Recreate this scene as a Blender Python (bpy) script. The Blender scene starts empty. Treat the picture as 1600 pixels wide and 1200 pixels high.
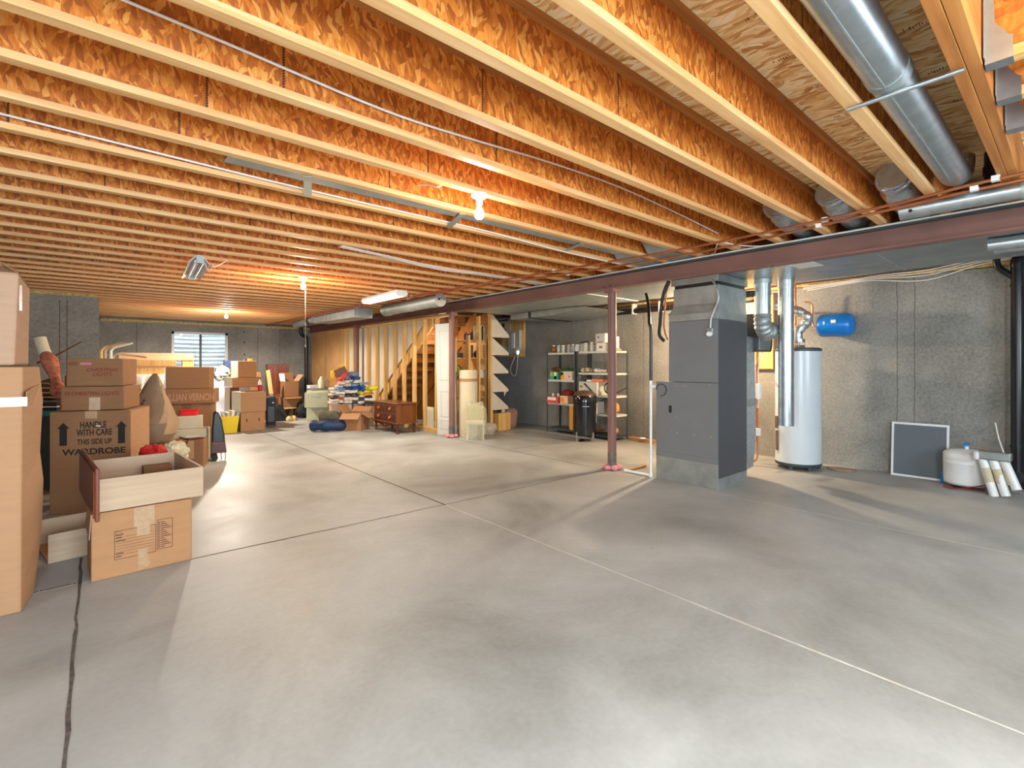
import bpy, math, random
from mathutils import Vector, Matrix, noise
R = math.radians
C = bpy.context.scene.collection
SC = bpy.context.scene

# ---------------------------------------------------------------- camera
H = 1.36; FPX = 766.0; CU, CV = 800.0, 570.0; YAW = R(40.75)
_s, _c = math.sin(YAW), math.cos(YAW)
cd = bpy.data.cameras.new('camera'); cam = bpy.data.objects.new('camera', cd); C.objects.link(cam)
cam.location = (0, 0, H); cam.rotation_euler = (R(90), 0, -YAW)
cd.sensor_width = 36; cd.lens = 36 * FPX / 1600; cd.shift_y = -(600 - CV) / 1600
cd.clip_start = 0.05; cd.clip_end = 200
SC.camera = cam

# ---------------------------------------------------------------- world, exposure
w = bpy.data.worlds.new('sky'); SC.world = w; w.use_nodes = True
bg = w.node_tree.nodes['Background']; bg.inputs[0].default_value = (0.80, 0.92, 1.0, 1); bg.inputs[1].default_value = 9.0
SC.view_settings.view_transform = 'Standard'; SC.view_settings.look = 'None'
SC.view_settings.gamma = 1; SC.view_settings.use_curve_mapping = False
SC.view_settings.exposure = 0.0

def area(name, loc, rot, sx, sy, power, col):
    l = bpy.data.lights.new(name, 'AREA'); l.shape = 'RECTANGLE'; l.size = sx; l.size_y = sy; l.energy = power; l.color = col
    o = bpy.data.objects.new(name, l); C.objects.link(o); o.location = loc; o.rotation_euler = rot; return o
# daylight through an unseen window in the near wall, behind the camera; the two fills below are added
area('daylight_near_window', (0.2, -1.98, 1.45), (R(62), 0, 0), 2.4, 1.5, 310, (0.63, 0.83, 1.0))
area('added_left_fill', (-3.35, 0.6, 1.45), (R(64), 0, R(-90)), 2.4, 1.5, 10, (0.80, 0.90, 1.0))  # added fill at an unseen opening in the left wall
area('added_right_fill', (5.0, -1.98, 1.6), (R(70), 0, 0), 1.3, .9, 45, (0.70, 0.86, 1.0))  # added fill at an unseen opening, brightens the right side and ducts
def lamp(name, loc, power, col, size=0.05):
    l = bpy.data.lights.new(name, 'POINT'); l.energy = power; l.color = col; l.shadow_soft_size = size
    o = bpy.data.objects.new(name, l); C.objects.link(o); o.location = loc; return o

# ---------------------------------------------------------------- measuring helpers
def px(u, D):                       # floor position at depth D in the viewing direction of column u
    a = (u - CU) / FPX; return (D * (_s + a * _c), D * (_c - a * _s))
def zz(v, D): return H + (CV - v) / FPX * D
def dep(x, y): return x * _s + y * _c
def fbox(u0, u1, vt, D, rot, depth, z0=0.0, vb=None):
    """a box whose front-left corner stands at column u0 and depth D, turned by rot degrees; gives (loc, rot, size)"""
    x0, y0 = px(u0, D); cr, sr = math.cos(R(rot)), math.sin(R(rot))
    t = (u1 - CU) / FPX
    # (x0+w cr)*c-(y0+w sr)*s = t*((x0+w cr)*s+(y0+w sr)*c)
    num = t * (x0 * _s + y0 * _c) - (x0 * _c - y0 * _s); den = (cr * _c - sr * _s) - t * (cr * _s + sr * _c)
    wd = num / den
    if vb is not None: z0 = zz(vb, D)
    h = zz(vt, D) - z0
    cx = x0 + cr * wd / 2 - sr * depth / 2; cy = y0 + sr * wd / 2 + cr * depth / 2
    return (cx, cy, z0), rot, (wd, depth, h)

# ---------------------------------------------------------------- mesh helpers
class M:
    def __init__(s): s.v = []; s.f = []
    def add(s, vs, fs, mx=None):
        n = len(s.v)
        for p in vs:
            p = Vector(p)
            if mx: p = mx @ p
            s.v.append(tuple(p))
        s.f += [tuple(i + n for i in f) for f in fs]; return s
    def box(s, cx, cy, cz, sx, sy, sz, rz=0, rx=0, ry=0):
        x, y, z = sx / 2, sy / 2, sz / 2
        vs = [(-x,-y,-z),(x,-y,-z),(x,y,-z),(-x,y,-z),(-x,-y,z),(x,-y,z),(x,y,z),(-x,y,z)]
        mx = Matrix.Translation((cx, cy, cz)) @ Matrix.Rotation(R(rz), 4, 'Z') @ Matrix.Rotation(R(ry), 4, 'Y') @ Matrix.Rotation(R(rx), 4, 'X')
        return s.add(vs, [(0,3,2,1),(4,5,6,7),(0,1,5,4),(1,2,6,5),(2,3,7,6),(3,0,4,7)], mx)
    def bb(s, x0, x1, y0, y1, z0, z1): return s.box((x0+x1)/2, (y0+y1)/2, (z0+z1)/2, abs(x1-x0), abs(y1-y0), abs(z1-z0))
    def cyl(s, p, q, r, r2=None, n=20, caps=True):
        p, q = Vector(p), Vector(q); r2 = r if r2 is None else r2
        d = (q - p).normalized(); a = d.orthogonal().normalized(); b = d.cross(a)
        vs = []
        for c0, rr in ((p, r), (q, r2)):
            for i in range(n):
                t = 2 * math.pi * i / n; vs.append(c0 + (a * math.cos(t) + b * math.sin(t)) * rr)
        fs = [(i, (i+1) % n, n + (i+1) % n, n + i) for i in range(n)]
        if caps: fs += [tuple(range(n-1, -1, -1)), tuple(range(n, 2*n))]
        return s.add(vs, fs)
    def tube(s, pts, r, n=8, smooth=0, rad=None):
        pts = [Vector(p) for p in pts]
        if smooth: pts = spline(pts, smooth)
        k = len(pts); a = None; vs = []
        for i, p in enumerate(pts):
            d = (pts[min(i+1, k-1)] - pts[max(i-1, 0)]).normalized()
            if a is None: a = d.orthogonal().normalized()
            else:
                a = a - d * a.dot(d); a = a.normalized() if a.length > 1e-6 else d.orthogonal().normalized()
            b = d.cross(a); rr = rad(i / (k - 1)) if rad else r
            for j in range(n):
                t = 2 * math.pi * j / n; vs.append(p + (a * math.cos(t) + b * math.sin(t)) * rr)
        fs = []
        for i in range(k - 1):
            for j in range(n): fs.append((i*n+j, i*n+(j+1) % n, (i+1)*n+(j+1) % n, (i+1)*n+j))
        fs += [tuple(range(n-1, -1, -1)), tuple(range((k-1)*n, k*n))]
        return s.add(vs, fs)
    def lathe(s, prof, c=(0, 0, 0), n=28, mx=None):
        vs = []; k = len(prof)
        for r, z in prof:
            for j in range(n):
                t = 2 * math.pi * j / n; vs.append((c[0] + r * math.cos(t), c[1] + r * math.sin(t), c[2] + z))
        fs = []
        for i in range(k - 1):
            for j in range(n): fs.append((i*n+j, i*n+(j+1) % n, (i+1)*n+(j+1) % n, (i+1)*n+j))
        if prof[0][0] > 1e-5: fs.append(tuple(range(n-1, -1, -1)))
        if prof[-1][0] > 1e-5: fs.append(tuple(range((k-1)*n, k*n)))
        return s.add(vs, fs, mx)
    def prism(s, poly, t0, t1, plane='xz'):
        n = len(poly)
        def P(a, b, t): return (a, t, b) if plane == 'xz' else ((t, a, b) if plane == 'yz' else (a, b, t))
        vs = [P(a, b, t0) for a, b in poly] + [P(a, b, t1) for a, b in poly]
        return s.add(vs, [tuple(range(n-1, -1, -1)), tuple(range(n, 2*n))] + [(i, (i+1) % n, n+(i+1) % n, n+i) for i in range(n)])
    def blob(s, c, r, amp=0.12, fr=3.0, seed=0, nu=28, nv=18, flat=0.0, mx=None, sq=1.0):
        vs = []
        for i in range(nv + 1):
            ph = math.pi * i / nv
            for j in range(nu):
                th = 2 * math.pi * j / nu
                d = Vector((math.sin(ph) * math.cos(th), math.sin(ph) * math.sin(th), math.cos(ph)))
                e = Vector([math.copysign(abs(q) ** sq, q) for q in d])
                k = 1 + amp * noise.noise(d * fr + Vector((seed * 7.3, seed * 1.7, 0))) + amp * 0.6 * noise.noise(d * fr * 2.3 + Vector((0, seed * 3.1, 5)))
                p = Vector((c[0] + e.x * r[0] * k, c[1] + e.y * r[1] * k, c[2] + e.z * r[2] * k))
                p.z = max(p.z, c[2] - r[2] * (1 - flat)); vs.append(p)
        fs = [(i*nu+j, i*nu+(j+1) % nu, (i+1)*nu+(j+1) % nu, (i+1)*nu+j) for i in range(nv) for j in range(nu)]
        return s.add(vs, [tuple(reversed(f)) for f in fs], mx)
    def build(s, name, mat=None, parent=None, smooth=True, bevel=0, loc=None, rz=0, ang=38):
        me = bpy.data.meshes.new(name); me.from_pydata(s.v, [], s.f); me.validate(); me.update()
        if smooth:
            me.polygons.foreach_set('use_smooth', [True] * len(me.polygons)); me.set_sharp_from_angle(angle=R(ang))
        o = bpy.data.objects.new(name, me); C.objects.link(o)
        if mat: me.materials.append(mat)
        if parent: o.parent = parent
        if loc: o.location = loc
        if rz: o.rotation_euler = (0, 0, R(rz))
        if bevel:
            m = o.modifiers.new('edge', 'BEVEL'); m.width = bevel; m.segments = 2; m.limit_method = 'ANGLE'; m.angle_limit = R(50)
        return o

def spline(pts, k=6):
    out = []; n = len(pts)
    for i in range(n - 1):
        p0, p1, p2, p3 = pts[max(i-1, 0)], pts[i], pts[i+1], pts[min(i+2, n-1)]
        for j in range(k):
            t = j / k
            out.append(0.5 * ((2*p1) + (p2-p0)*t + (2*p0-5*p1+4*p2-p3)*t*t + (3*p1-p0-3*p2+p3)*t**3))
    out.append(pts[-1]); return out

def tag(o, label, cat, group=None, kind=None):
    o['label'] = label; o['category'] = cat
    if group: o['group'] = group
    if kind: o['kind'] = kind
    return o
def thing(name, label, cat, loc=(0, 0, 0), rz=0, group=None):
    o = bpy.data.objects.new(name, None); C.objects.link(o); o.empty_display_size = 0.1
    o.location = loc; o.rotation_euler = (0, 0, R(rz)); return tag(o, label, cat, group)
def dup(root, loc=None, rz=None, label=None):
    r = root.copy(); C.objects.link(r)
    if loc is not None: r.location = loc
    if rz is not None: r.rotation_euler = (0, 0, R(rz))
    if label: r['label'] = label
    for ch in list(root.children):
        if ch.type == 'LIGHT': continue
        c = ch.copy(); C.objects.link(c); c.parent = r
        for g in list(ch.children):
            d = g.copy(); C.objects.link(d); d.parent = c
    return r
def struct(o, label=None, cat=None):
    o['kind'] = 'structure'
    if label: o['label'] = label
    if cat: o['category'] = cat
    return o
def text(body, parent, loc, size, mat, rot=(90, 0, 0), name='printed_text', shear=0, align='CENTER', sx=1.0, thick=0.0006, bold=0.0):
    c = bpy.data.curves.new(name, 'FONT'); c.body = body; c.size = size; c.align_x = align; c.align_y = 'CENTER'
    c.extrude = thick; c.shear = shear; c.offset = bold; c.space_line = 0.85
    t = bpy.data.objects.new(name, c); C.objects.link(t)
    dg = bpy.context.evaluated_depsgraph_get(); me = bpy.data.meshes.new_from_object(t.evaluated_get(dg))
    bpy.data.objects.remove(t); bpy.data.curves.remove(c)
    o = bpy.data.objects.new(name, me); C.objects.link(o); me.materials.clear(); me.materials.append(mat)
    o.parent = parent; o.location = loc; o.rotation_euler = tuple(R(a) for a in rot); o.scale = (sx, 1, 1)
    return o

# ---------------------------------------------------------------- materials
def _nt(name):
    m = bpy.data.materials.new(name); m.use_nodes = True; nt = m.node_tree
    return m, nt, nt.nodes['Principled BSDF']
def nd(nt, t, **kw):
    n = nt.nodes.new(t)
    for k, v in kw.items():
        if k.startswith('i_'): n.inputs[k[2:].replace('_', ' ')].default_value = v
        else: setattr(n, k, v)
    return n
def lin(c): return tuple((x / 12.92 if x <= 0.04045 else ((x + 0.055) / 1.055) ** 2.4) for x in (c[0]/255, c[1]/255, c[2]/255)) + (1,)
def coords(nt, scale=(1, 1, 1), rot=(0, 0, 0), rand=True):
    tc = nd(nt, 'ShaderNodeTexCoord'); mp = nd(nt, 'ShaderNodeMapping'); mp.inputs['Scale'].default_value = scale; mp.inputs['Rotation'].default_value = rot
    if rand:
        oi = nd(nt, 'ShaderNodeObjectInfo'); ml = nd(nt, 'ShaderNodeMath', operation='MULTIPLY'); ml.inputs[1].default_value = 37.0
        nt.links.new(oi.outputs['Random'], ml.inputs[0])
        ad = nd(nt, 'ShaderNodeVectorMath', operation='ADD'); nt.links.new(tc.outputs['Object'], ad.inputs[0]); nt.links.new(ml.outputs[0], ad.inputs[1])
        nt.links.new(ad.outputs[0], mp.inputs['Vector'])
    else: nt.links.new(tc.outputs['Object'], mp.inputs['Vector'])
    return mp.outputs[0]
def mat(name, col, rough=0.6, metal=0.0, var=0.12, scale=6.0, stretch=(1, 1, 1), bump=0.0, emit=None, detail=4, spec=None, bscale=None):
    m, nt, b = _nt(name); L = nt.links.new
    col = lin(col)
    b.inputs['Roughness'].default_value = rough; b.inputs['Metallic'].default_value = metal
    if spec is not None: b.inputs['Specular IOR Level'].default_value = spec
    if emit: b.inputs['Emission Color'].default_value = lin(emit[0]); b.inputs['Emission Strength'].default_value = emit[1]
    if var or bump:
        v = coords(nt, tuple(scale * q for q in stretch))
        nz = nd(nt, 'ShaderNodeTexNoise'); nz.inputs['Scale'].default_value = 1; nz.inputs['Detail'].default_value = detail; L(v, nz.inputs['Vector'])
        rp = nd(nt, 'ShaderNodeValToRGB'); rp.color_ramp.elements[0].position = 0.3; rp.color_ramp.elements[1].position = 0.72
        rp.color_ramp.elements[0].color = tuple(max(0, q * (1 - var)) for q in col[:3]) + (1,); rp.color_ramp.elements[1].color = tuple(min(1, q * (1 + var)) for q in col[:3]) + (1,)
        L(nz.outputs['Fac'], rp.inputs[0]); L(rp.outputs[0], b.inputs['Base Color'])
        if bump:
            bp = nd(nt, 'ShaderNodeBump'); bp.inputs['Strength'].default_value = bump; bp.inputs['Distance'].default_value = 0.01
            if bscale:
                n2 = nd(nt, 'ShaderNodeTexNoise'); n2.inputs['Scale'].default_value = bscale; L(v, n2.inputs['Vector']); L(n2.outputs['Fac'], bp.inputs['Height'])
            else: L(nz.outputs['Fac'], bp.inputs['Height'])
            L(bp.outputs[0], b.inputs['Normal'])
    else: b.inputs['Base Color'].default_value = col
    return m
def ramp(nt, stops):
    r = nd(nt, 'ShaderNodeValToRGB'); e = r.color_ramp.elements
    while len(e) < len(stops): e.new(0.5)
    for k, (p, c) in enumerate(stops): e[k].position = p; e[k].color = lin(c)
    return r
def wood(name, a, b2, c3, axis='x', rough=0.55, sc=1.0):
    """long grained lumber, grain along axis"""
    m, nt, b = _nt(name); L = nt.links.new
    st = {'x': (1.2, 26, 26), 'y': (26, 1.2, 26), 'z': (26, 26, 1.2)}[axis]
    v = coords(nt, tuple(q * sc for q in st))
    n1 = nd(nt, 'ShaderNodeTexNoise'); n1.inputs['Scale'].default_value = 1; n1.inputs['Detail'].default_value = 5; n1.inputs['Distortion'].default_value = 0.6; L(v, n1.inputs['Vector'])
    r = ramp(nt, [(0.25, a), (0.5, b2), (0.75, c3)]); L(n1.outputs['Fac'], r.inputs[0])
    n2 = nd(nt, 'ShaderNodeTexNoise'); n2.inputs['Scale'].default_value = 0.15; L(v, n2.inputs['Vector'])
    mx = nd(nt, 'ShaderNodeMix', data_type='RGBA', blend_type='MULTIPLY'); mx.inputs[0].default_value = 0.35; L(r.outputs[0], mx.inputs[6]); 
    r2 = ramp(nt, [(0.3, (200, 190, 180)), (0.7, (255, 255, 255))]); L(n2.outputs['Fac'], r2.inputs[0]); L(r2.outputs[0], mx.inputs[7])
    L(mx.outputs[2], b.inputs['Base Color']); b.inputs['Roughness'].default_value = rough
    return m
def osb(name, stops, s1, s2, seam=False, rough=0.6, streak=(60, 60, 10)):
    """strand board: two layers of long random cells laid in different directions"""
    m, nt, b = _nt(name); L = nt.links.new
    outs = []
    base = coords(nt)
    wn = nd(nt, 'ShaderNodeTexNoise'); wn.inputs['Scale'].default_value = 5; wn.inputs['Detail'].default_value = 2; L(base, wn.inputs['Vector'])
    sc0 = nd(nt, 'ShaderNodeVectorMath', operation='SCALE'); sc0.inputs['Scale'].default_value = 0.13; L(wn.outputs['Color'], sc0.inputs[0])
    ad0 = nd(nt, 'ShaderNodeVectorMath', operation='ADD'); L(base, ad0.inputs[0]); L(sc0.outputs[0], ad0.inputs[1])
    for sc, rot in (s1, s2):
        m1 = nd(nt, 'ShaderNodeMapping'); m1.inputs['Rotation'].default_value = rot; L(ad0.outputs[0], m1.inputs['Vector'])
        m2 = nd(nt, 'ShaderNodeMapping'); m2.inputs['Scale'].default_value = sc; L(m1.outputs[0], m2.inputs['Vector'])
        vo = nd(nt, 'ShaderNodeTexVoronoi'); vo.inputs['Scale'].default_value = 1; L(m2.outputs[0], vo.inputs['Vector'])
        sp = nd(nt, 'ShaderNodeSeparateColor'); L(vo.outputs['Color'], sp.inputs[0]); outs.append(sp)
    gt = nd(nt, 'ShaderNodeMath', operation='GREATER_THAN'); gt.inputs[1].default_value = 0.5; L(outs[0].outputs[1], gt.inputs[0])
    mx = nd(nt, 'ShaderNodeMix', data_type='FLOAT'); L(gt.outputs[0], mx.inputs[0]); L(outs[0].outputs[0], mx.inputs[2]); L(outs[1].outputs[0], mx.inputs[3])
    gm = nd(nt, 'ShaderNodeMapping'); gm.inputs['Scale'].default_value = streak; L(base, gm.inputs['Vector'])
    gn = nd(nt, 'ShaderNodeTexNoise'); gn.inputs['Scale'].default_value = 1; gn.inputs['Detail'].default_value = 4; L(gm.outputs[0], gn.inputs['Vector'])
    mm = nd(nt, 'ShaderNodeMix', data_type='FLOAT'); mm.inputs[0].default_value = 0.5; L(mx.outputs[0], mm.inputs[2]); L(gn.outputs['Fac'], mm.inputs[3])
    r = ramp(nt, stops); L(mm.outputs[0], r.inputs[0]); col = r.outputs[0]
    if seam:
        tc = nd(nt, 'ShaderNodeTexCoord'); sx = nd(nt, 'ShaderNodeSeparateXYZ'); L(tc.outputs['Object'], sx.inputs[0])
        oi = nd(nt, 'ShaderNodeObjectInfo')
        a = nd(nt, 'ShaderNodeMath', operation='MULTIPLY_ADD'); a.inputs[1].default_value = 0.82; L(sx.outputs[0], a.inputs[0]); L(oi.outputs['Random'], a.inputs[2])
        zg = nd(nt, 'ShaderNodeMath', operation='PINGPONG'); zg.inputs[1].default_value = 0.006; L(sx.outputs[2], zg.inputs[0])
        a2 = nd(nt, 'ShaderNodeMath', operation='ADD'); L(a.outputs[0], a2.inputs[0]); L(zg.outputs[0], a2.inputs[1])
        fr = nd(nt, 'ShaderNodeMath', operation='FRACT'); L(a2.outputs[0], fr.inputs[0])
        lt = nd(nt, 'ShaderNodeMath', operation='LESS_THAN'); lt.inputs[1].default_value = 0.007; L(fr.outputs[0], lt.inputs[0])
        mc = nd(nt, 'ShaderNodeMix', data_type='RGBA'); L(lt.outputs[0], mc.inputs[0]); L(col, mc.inputs[6]); mc.inputs[7].default_value = lin((60, 30, 12)); col = mc.outputs[2]
    L(col, b.inputs['Base Color']); b.inputs['Roughness'].default_value = rough
    return m
def concrete(name, stops, rough=0.7, sc=1.0, bump=0.15, fine=0.35):
    m, nt, b = _nt(name); L = nt.links.new
    v = coords(nt, (sc, sc, sc), rand=False)
    n1 = nd(nt, 'ShaderNodeTexNoise'); n1.inputs['Scale'].default_value = 0.75; n1.inputs['Detail'].default_value = 7; n1.inputs['Roughness'].default_value = 0.62; n1.inputs['Distortion'].default_value = 0.4; L(v, n1.inputs['Vector'])
    n2 = nd(nt, 'ShaderNodeTexNoise'); n2.inputs['Scale'].default_value = 34; n2.inputs['Detail'].default_value = 3; L(v, n2.inputs['Vector'])
    mm = nd(nt, 'ShaderNodeMix', data_type='FLOAT'); mm.inputs[0].default_value = fine; L(n1.outputs['Fac'], mm.inputs[2]); L(n2.outputs['Fac'], mm.inputs[3])
    r = ramp(nt, stops); L(mm.outputs[0], r.inputs[0]); L(r.outputs[0], b.inputs['Base Color'])
    rr = nd(nt, 'ShaderNodeMapRange'); rr.inputs['To Min'].default_value = rough - 0.22; rr.inputs['To Max'].default_value = rough + 0.22; L(n1.outputs['Fac'], rr.inputs['Value']); L(rr.outputs[0], b.inputs['Roughness'])
    bp = nd(nt, 'ShaderNodeBump'); bp.inputs['Strength'].default_value = bump; bp.inputs['Distance'].default_value = 0.004; L(n2.outputs['Fac'], bp.inputs['Height']); L(bp.outputs[0], b.inputs['Normal'])
    return m
def clear(name, col=(255, 255, 255), alpha=0.25, rough=0.2):
    m, nt, b = _nt(name)
    b.inputs['Base Color'].default_value = lin(col); b.inputs['Roughness'].default_value = rough; b.inputs['Alpha'].default_value = alpha
    return m

MT = {}
MT['floor'] = concrete('floor_concrete', [(0.30, (126, 125, 120)), (0.44, (150, 150, 146)), (0.56, (166, 166, 163)), (0.70, (184, 184, 181))], rough=0.5, bump=0.05, fine=0.10)
MT['wallc'] = concrete('wall_concrete', [(0.30, (98, 96, 90)), (0.45, (132, 130, 124)), (0.58, (154, 151, 144)), (0.74, (186, 183, 175))], rough=0.85, bump=0.5, fine=0.32)
MT['seam'] = mat('form_seam', (104, 98, 90), 0.9, var=0.3, scale=20)
MT['jdark'] = mat('joint_dark', (96, 84, 72), 0.9, var=0.3, scale=20)
MT['jlight'] = mat('joint_filler', (205, 200, 190), 0.9, var=0.15, scale=20)
MT['crack'] = mat('crack', (84, 76, 70), 0.95, var=0.6, scale=25)
MT['web'] = osb('joist_web_osb', [(0.25, (158, 80, 20)), (0.45, (194, 104, 28)), (0.60, (216, 128, 42)), (0.85, (236, 168, 86))], ((62, 1, 17), (0, R(24), 0)), ((54, 1, 20), (0, R(-20), 0)), seam=True, streak=(110, 60, 16))
MT['sub'] = osb('subfloor_osb', [(0.25, (196, 136, 72)), (0.42, (232, 184, 116)), (0.56, (246, 212, 150)), (0.8, (254, 238, 200))], ((9, 40, 1), (0, 0, R(75))), ((10, 36, 1), (0, 0, R(105))), streak=(60, 8, 60))
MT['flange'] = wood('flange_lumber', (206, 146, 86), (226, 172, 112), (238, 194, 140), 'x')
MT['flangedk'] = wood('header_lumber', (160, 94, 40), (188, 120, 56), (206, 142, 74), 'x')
MT['stud'] = wood('stud_lumber', (206, 152, 82), (228, 182, 110), (240, 202, 138), 'z')
MT['plate'] = wood('plate_lumber', (206, 152, 82), (228, 182, 110), (240, 202, 138), 'y')
MT['pine'] = wood('pale_pine', (186, 154, 122), (194, 164, 132), (202, 174, 144), 'x')
MT['pinedk'] = wood('ply_inside', (176, 124, 74), (196, 146, 94), (210, 164, 112), 'x')
MT['cherry'] = wood('cherry_stain', (92, 40, 22), (120, 56, 32), (142, 74, 44), 'z', rough=0.35)
MT['walnut'] = wood('walnut_stain', (58, 26, 16), (82, 38, 24), (104, 52, 32), 'x', rough=0.3)
MT['walnut2'] = wood('dresser_side', (88, 46, 18), (116, 64, 26), (138, 82, 36), 'z', rough=0.3)
MT['stairw'] = wood('stair_wood', (132, 84, 38), (160, 108, 54), (182, 130, 70), 'x')
MT['brownwall'] = mat('brown_panel', (206, 158, 102), 0.8, var=0.1, scale=3)
MT['drywall'] = mat('drywall_back', (206, 196, 178), 0.8, var=0.06, scale=4)
for k, col in dict(card=(172, 124, 82), card2=(142, 100, 64), card3=(122, 82, 52), card4=(174, 130, 92), card5=(142, 100, 62), card6=(176, 140, 112)).items():
    MT[k] = mat('cardboard_' + {'card':'tan','card2':'brown','card3':'dark','card4':'yellow','card5':'mid','card6':'pale'}[k], col, 0.8, var=0.05, scale=7, stretch=(1, 1, 5))
MT['cardin'] = mat('cardboard_inside', (150, 108, 66), 0.85, var=0.05)
MT['tape'] = mat('packing_tape', (186, 150, 110), 0.22, var=0.1, scale=30, spec=0.7)
MT['tapeclear'] = mat('clear_tape', (176, 138, 100), 0.18, var=.10, scale=40, spec=0.8)
MT['tapeshiny'] = mat('shiny_tape', (206, 196, 186), 0.15, var=.15, scale=25, spec=0.9)
MT['black'] = mat('black_print', (30, 24, 20), 0.8, var=0)
MT['navy'] = mat('navy_print', (34, 44, 84), 0.8, var=0)
MT['redink'] = mat('red_ink', (130, 34, 24), 0.8, var=0)
MT['pinkpr'] = mat('pink_label', (214, 120, 140), 0.8, var=0.1)
MT['greyprint'] = mat('pale_print', (176, 134, 104), 0.8, var=0)
MT['steel'] = mat('beam_primer', (126, 88, 78), 0.55, var=0.16, scale=2.2, detail=6)
MT['galv'] = mat('galvanised', (186, 192, 194), 0.34, 0.9, var=0.12, scale=14, stretch=(1, 1, 1))
MT['galvd'] = mat('galvanised_dull', (168, 174, 172), 0.5, 0.75, var=0.16, scale=7)
MT['galvflat'] = mat('galvanised_sheet', (160, 168, 168), 0.4, 0.85, var=0.14, scale=5)
MT['foil'] = mat('foil_wrap', (196, 202, 206), 0.32, 0.85, var=0.2, scale=30, bump=0.9)
MT['furn'] = mat('furnace_grey', (118, 120, 122), 0.45, 0.1, var=0.03)
MT['furnd'] = mat('furnace_dark', (74, 75, 78), 0.5, 0.1, var=0.04)
MT['blackpl'] = mat('black_plastic', (28, 29, 32), 0.35, var=0.1)
MT['blackpipe'] = mat('black_abs', (24, 25, 29), 0.3, var=0.15)
MT['blackgl'] = mat('black_enamel', (16, 18, 24), 0.16, var=0.0, spec=0.7)
MT['rubber'] = mat('rubber', (30, 28, 27), 0.7, var=0.2)
MT['copper'] = mat('copper', (190, 120, 80), 0.4, 0.75, var=0.15, scale=8)
MT['white'] = mat('white_plastic', (232, 232, 230), 0.35, var=0.03)
MT['enamel'] = mat('white_enamel', (206, 213, 218), 0.28, var=0.02, spec=0.6)
MT['greyd'] = mat('dark_grey', (62, 70, 74), 0.5, var=0.1)
MT['paper'] = mat('paper_white', (230, 226, 216), 0.8, var=0.05)
MT['cream'] = mat('cream_card', (206, 194, 164), 0.75, var=0.04)
MT['porcelain'] = mat('porcelain', (236, 234, 228), 0.2, var=0.0)
MT['bulb'] = mat('bulb_glow', (255, 250, 240), 0.3, var=0, emit=((255, 246, 232), 6.0))
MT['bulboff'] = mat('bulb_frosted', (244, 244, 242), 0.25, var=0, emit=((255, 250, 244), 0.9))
MT['tubeglow'] = mat('tube_glow', (255, 255, 250), 0.3, var=0, emit=((255, 250, 238), 5.0))
MT['tubeoff'] = mat('tube_unlit', (226, 230, 236), 0.2, var=0)
MT['blue'] = mat('blue_paint', (8, 118, 204), 0.28, var=0.03, spec=0.6)
MT['pink'] = mat('pink_foam', (214, 140, 146), 0.8, var=0.2, scale=30)
MT['wire'] = mat('white_cable', (228, 224, 216), 0.5, var=0.03)
MT['vinyl'] = mat('vinyl_frame', (214, 216, 214), 0.4, var=0.03)
MT['shelflit'] = mat('shelf_white', (206, 206, 198), 0.4, var=.04)
MT['doorwhite'] = mat('door_paint', (200, 199, 194), 0.5, var=.02)
MT['brownmetal'] = mat('brown_metal', (112, 76, 54), 0.5, var=.15)
MT['glass'] = clear('window_glass', (235, 245, 250), 0.08, 0.02)
MT['well'] = mat('well_metal', (214, 224, 230), 0.4, 0.3, var=0.12, scale=5)
MT['foam'] = mat('sill_foam', (196, 170, 106), 0.9, var=0.35, scale=18, bump=1.0)
# ================================================================ the setting
X0, X1, Y0, Y1, ZS, ZJ = -3.2, 7.65, -1.9, 15.6, 2.85, 2.55
f = struct(M().bb(X0, X1 + .2, Y0, Y1 + .2, -0.15, 0).build('floor', MT['floor'], smooth=False), 'smooth grey concrete slab floor with control joints', 'floor')
def strip(name, pts, wd, m, z=0.0012, parent=None):
    mb = M(); pts = [Vector((p[0], p[1], z)) for p in pts]
    rng = random.Random(len(pts) * 7 + int(wd * 1e4)); vs = []
    for i, p in enumerate(pts):
        d = (pts[min(i+1, len(pts)-1)] - pts[max(i-1, 0)]).normalized(); q = Vector((-d.y, d.x, 0)) * wd / 2 * rng.uniform(.7, 1.3); vs += [p - q, p + q]
    mb.add(vs, [(2*i, 2*i+2, 2*i+3, 2*i+1) for i in range(len(pts)-1)]); return mb.build(name, m, parent or f, smooth=False)
def wob(x0, y0, x1, y1, n, amp, seed):
    r = random.Random(seed); return [(x0+(x1-x0)*k/n + r.uniform(-amp, amp), y0+(y1-y0)*k/n + r.uniform(-amp, amp)) for k in range(n+1)]
strip('control_joint', wob(2.616, 4.02, 2.63, 11.6, 20, .002, 1), .016, MT['jdark'])
strip('control_joint', wob(2.616, 4.02, 2.60, -1.85, 20, .002, 2), .012, MT['jlight'])
strip('control_joint', wob(5.06, 3.9, 5.06, 7.7, 12, .002, 3), .013, MT['jdark'])
strip('control_joint', wob(5.02, 2.6, 5.04, -1.85, 16, .002, 4), .011, MT['jlight'])
strip('control_joint', wob(0.5, 4.06, 5.16, 4.02, 22, .006, 5), .012, MT['jdark'])
strip('control_joint', wob(5.2, 6.0, 7.6, 5.9, 10, .003, 6), .012, MT['jdark'])
strip('control_joint', wob(-3.1, 4.10, 0.0, 4.06, 22, .004, 7), .014, MT['jlight'])
strip('crack', wob(-0.095, -1.85, -0.045, 4.6, 60, .004, 8), .015, MT['crack'], .0016)
r_ = random.Random(12)
for k in range(9): strip('chip', wob(-.28 + k*.028 + r_.uniform(-.01,.01), 4.08, -.26 + k*.028, 4.08, 1, .006, 30+k), .012, MT['crack'], .002)

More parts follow.
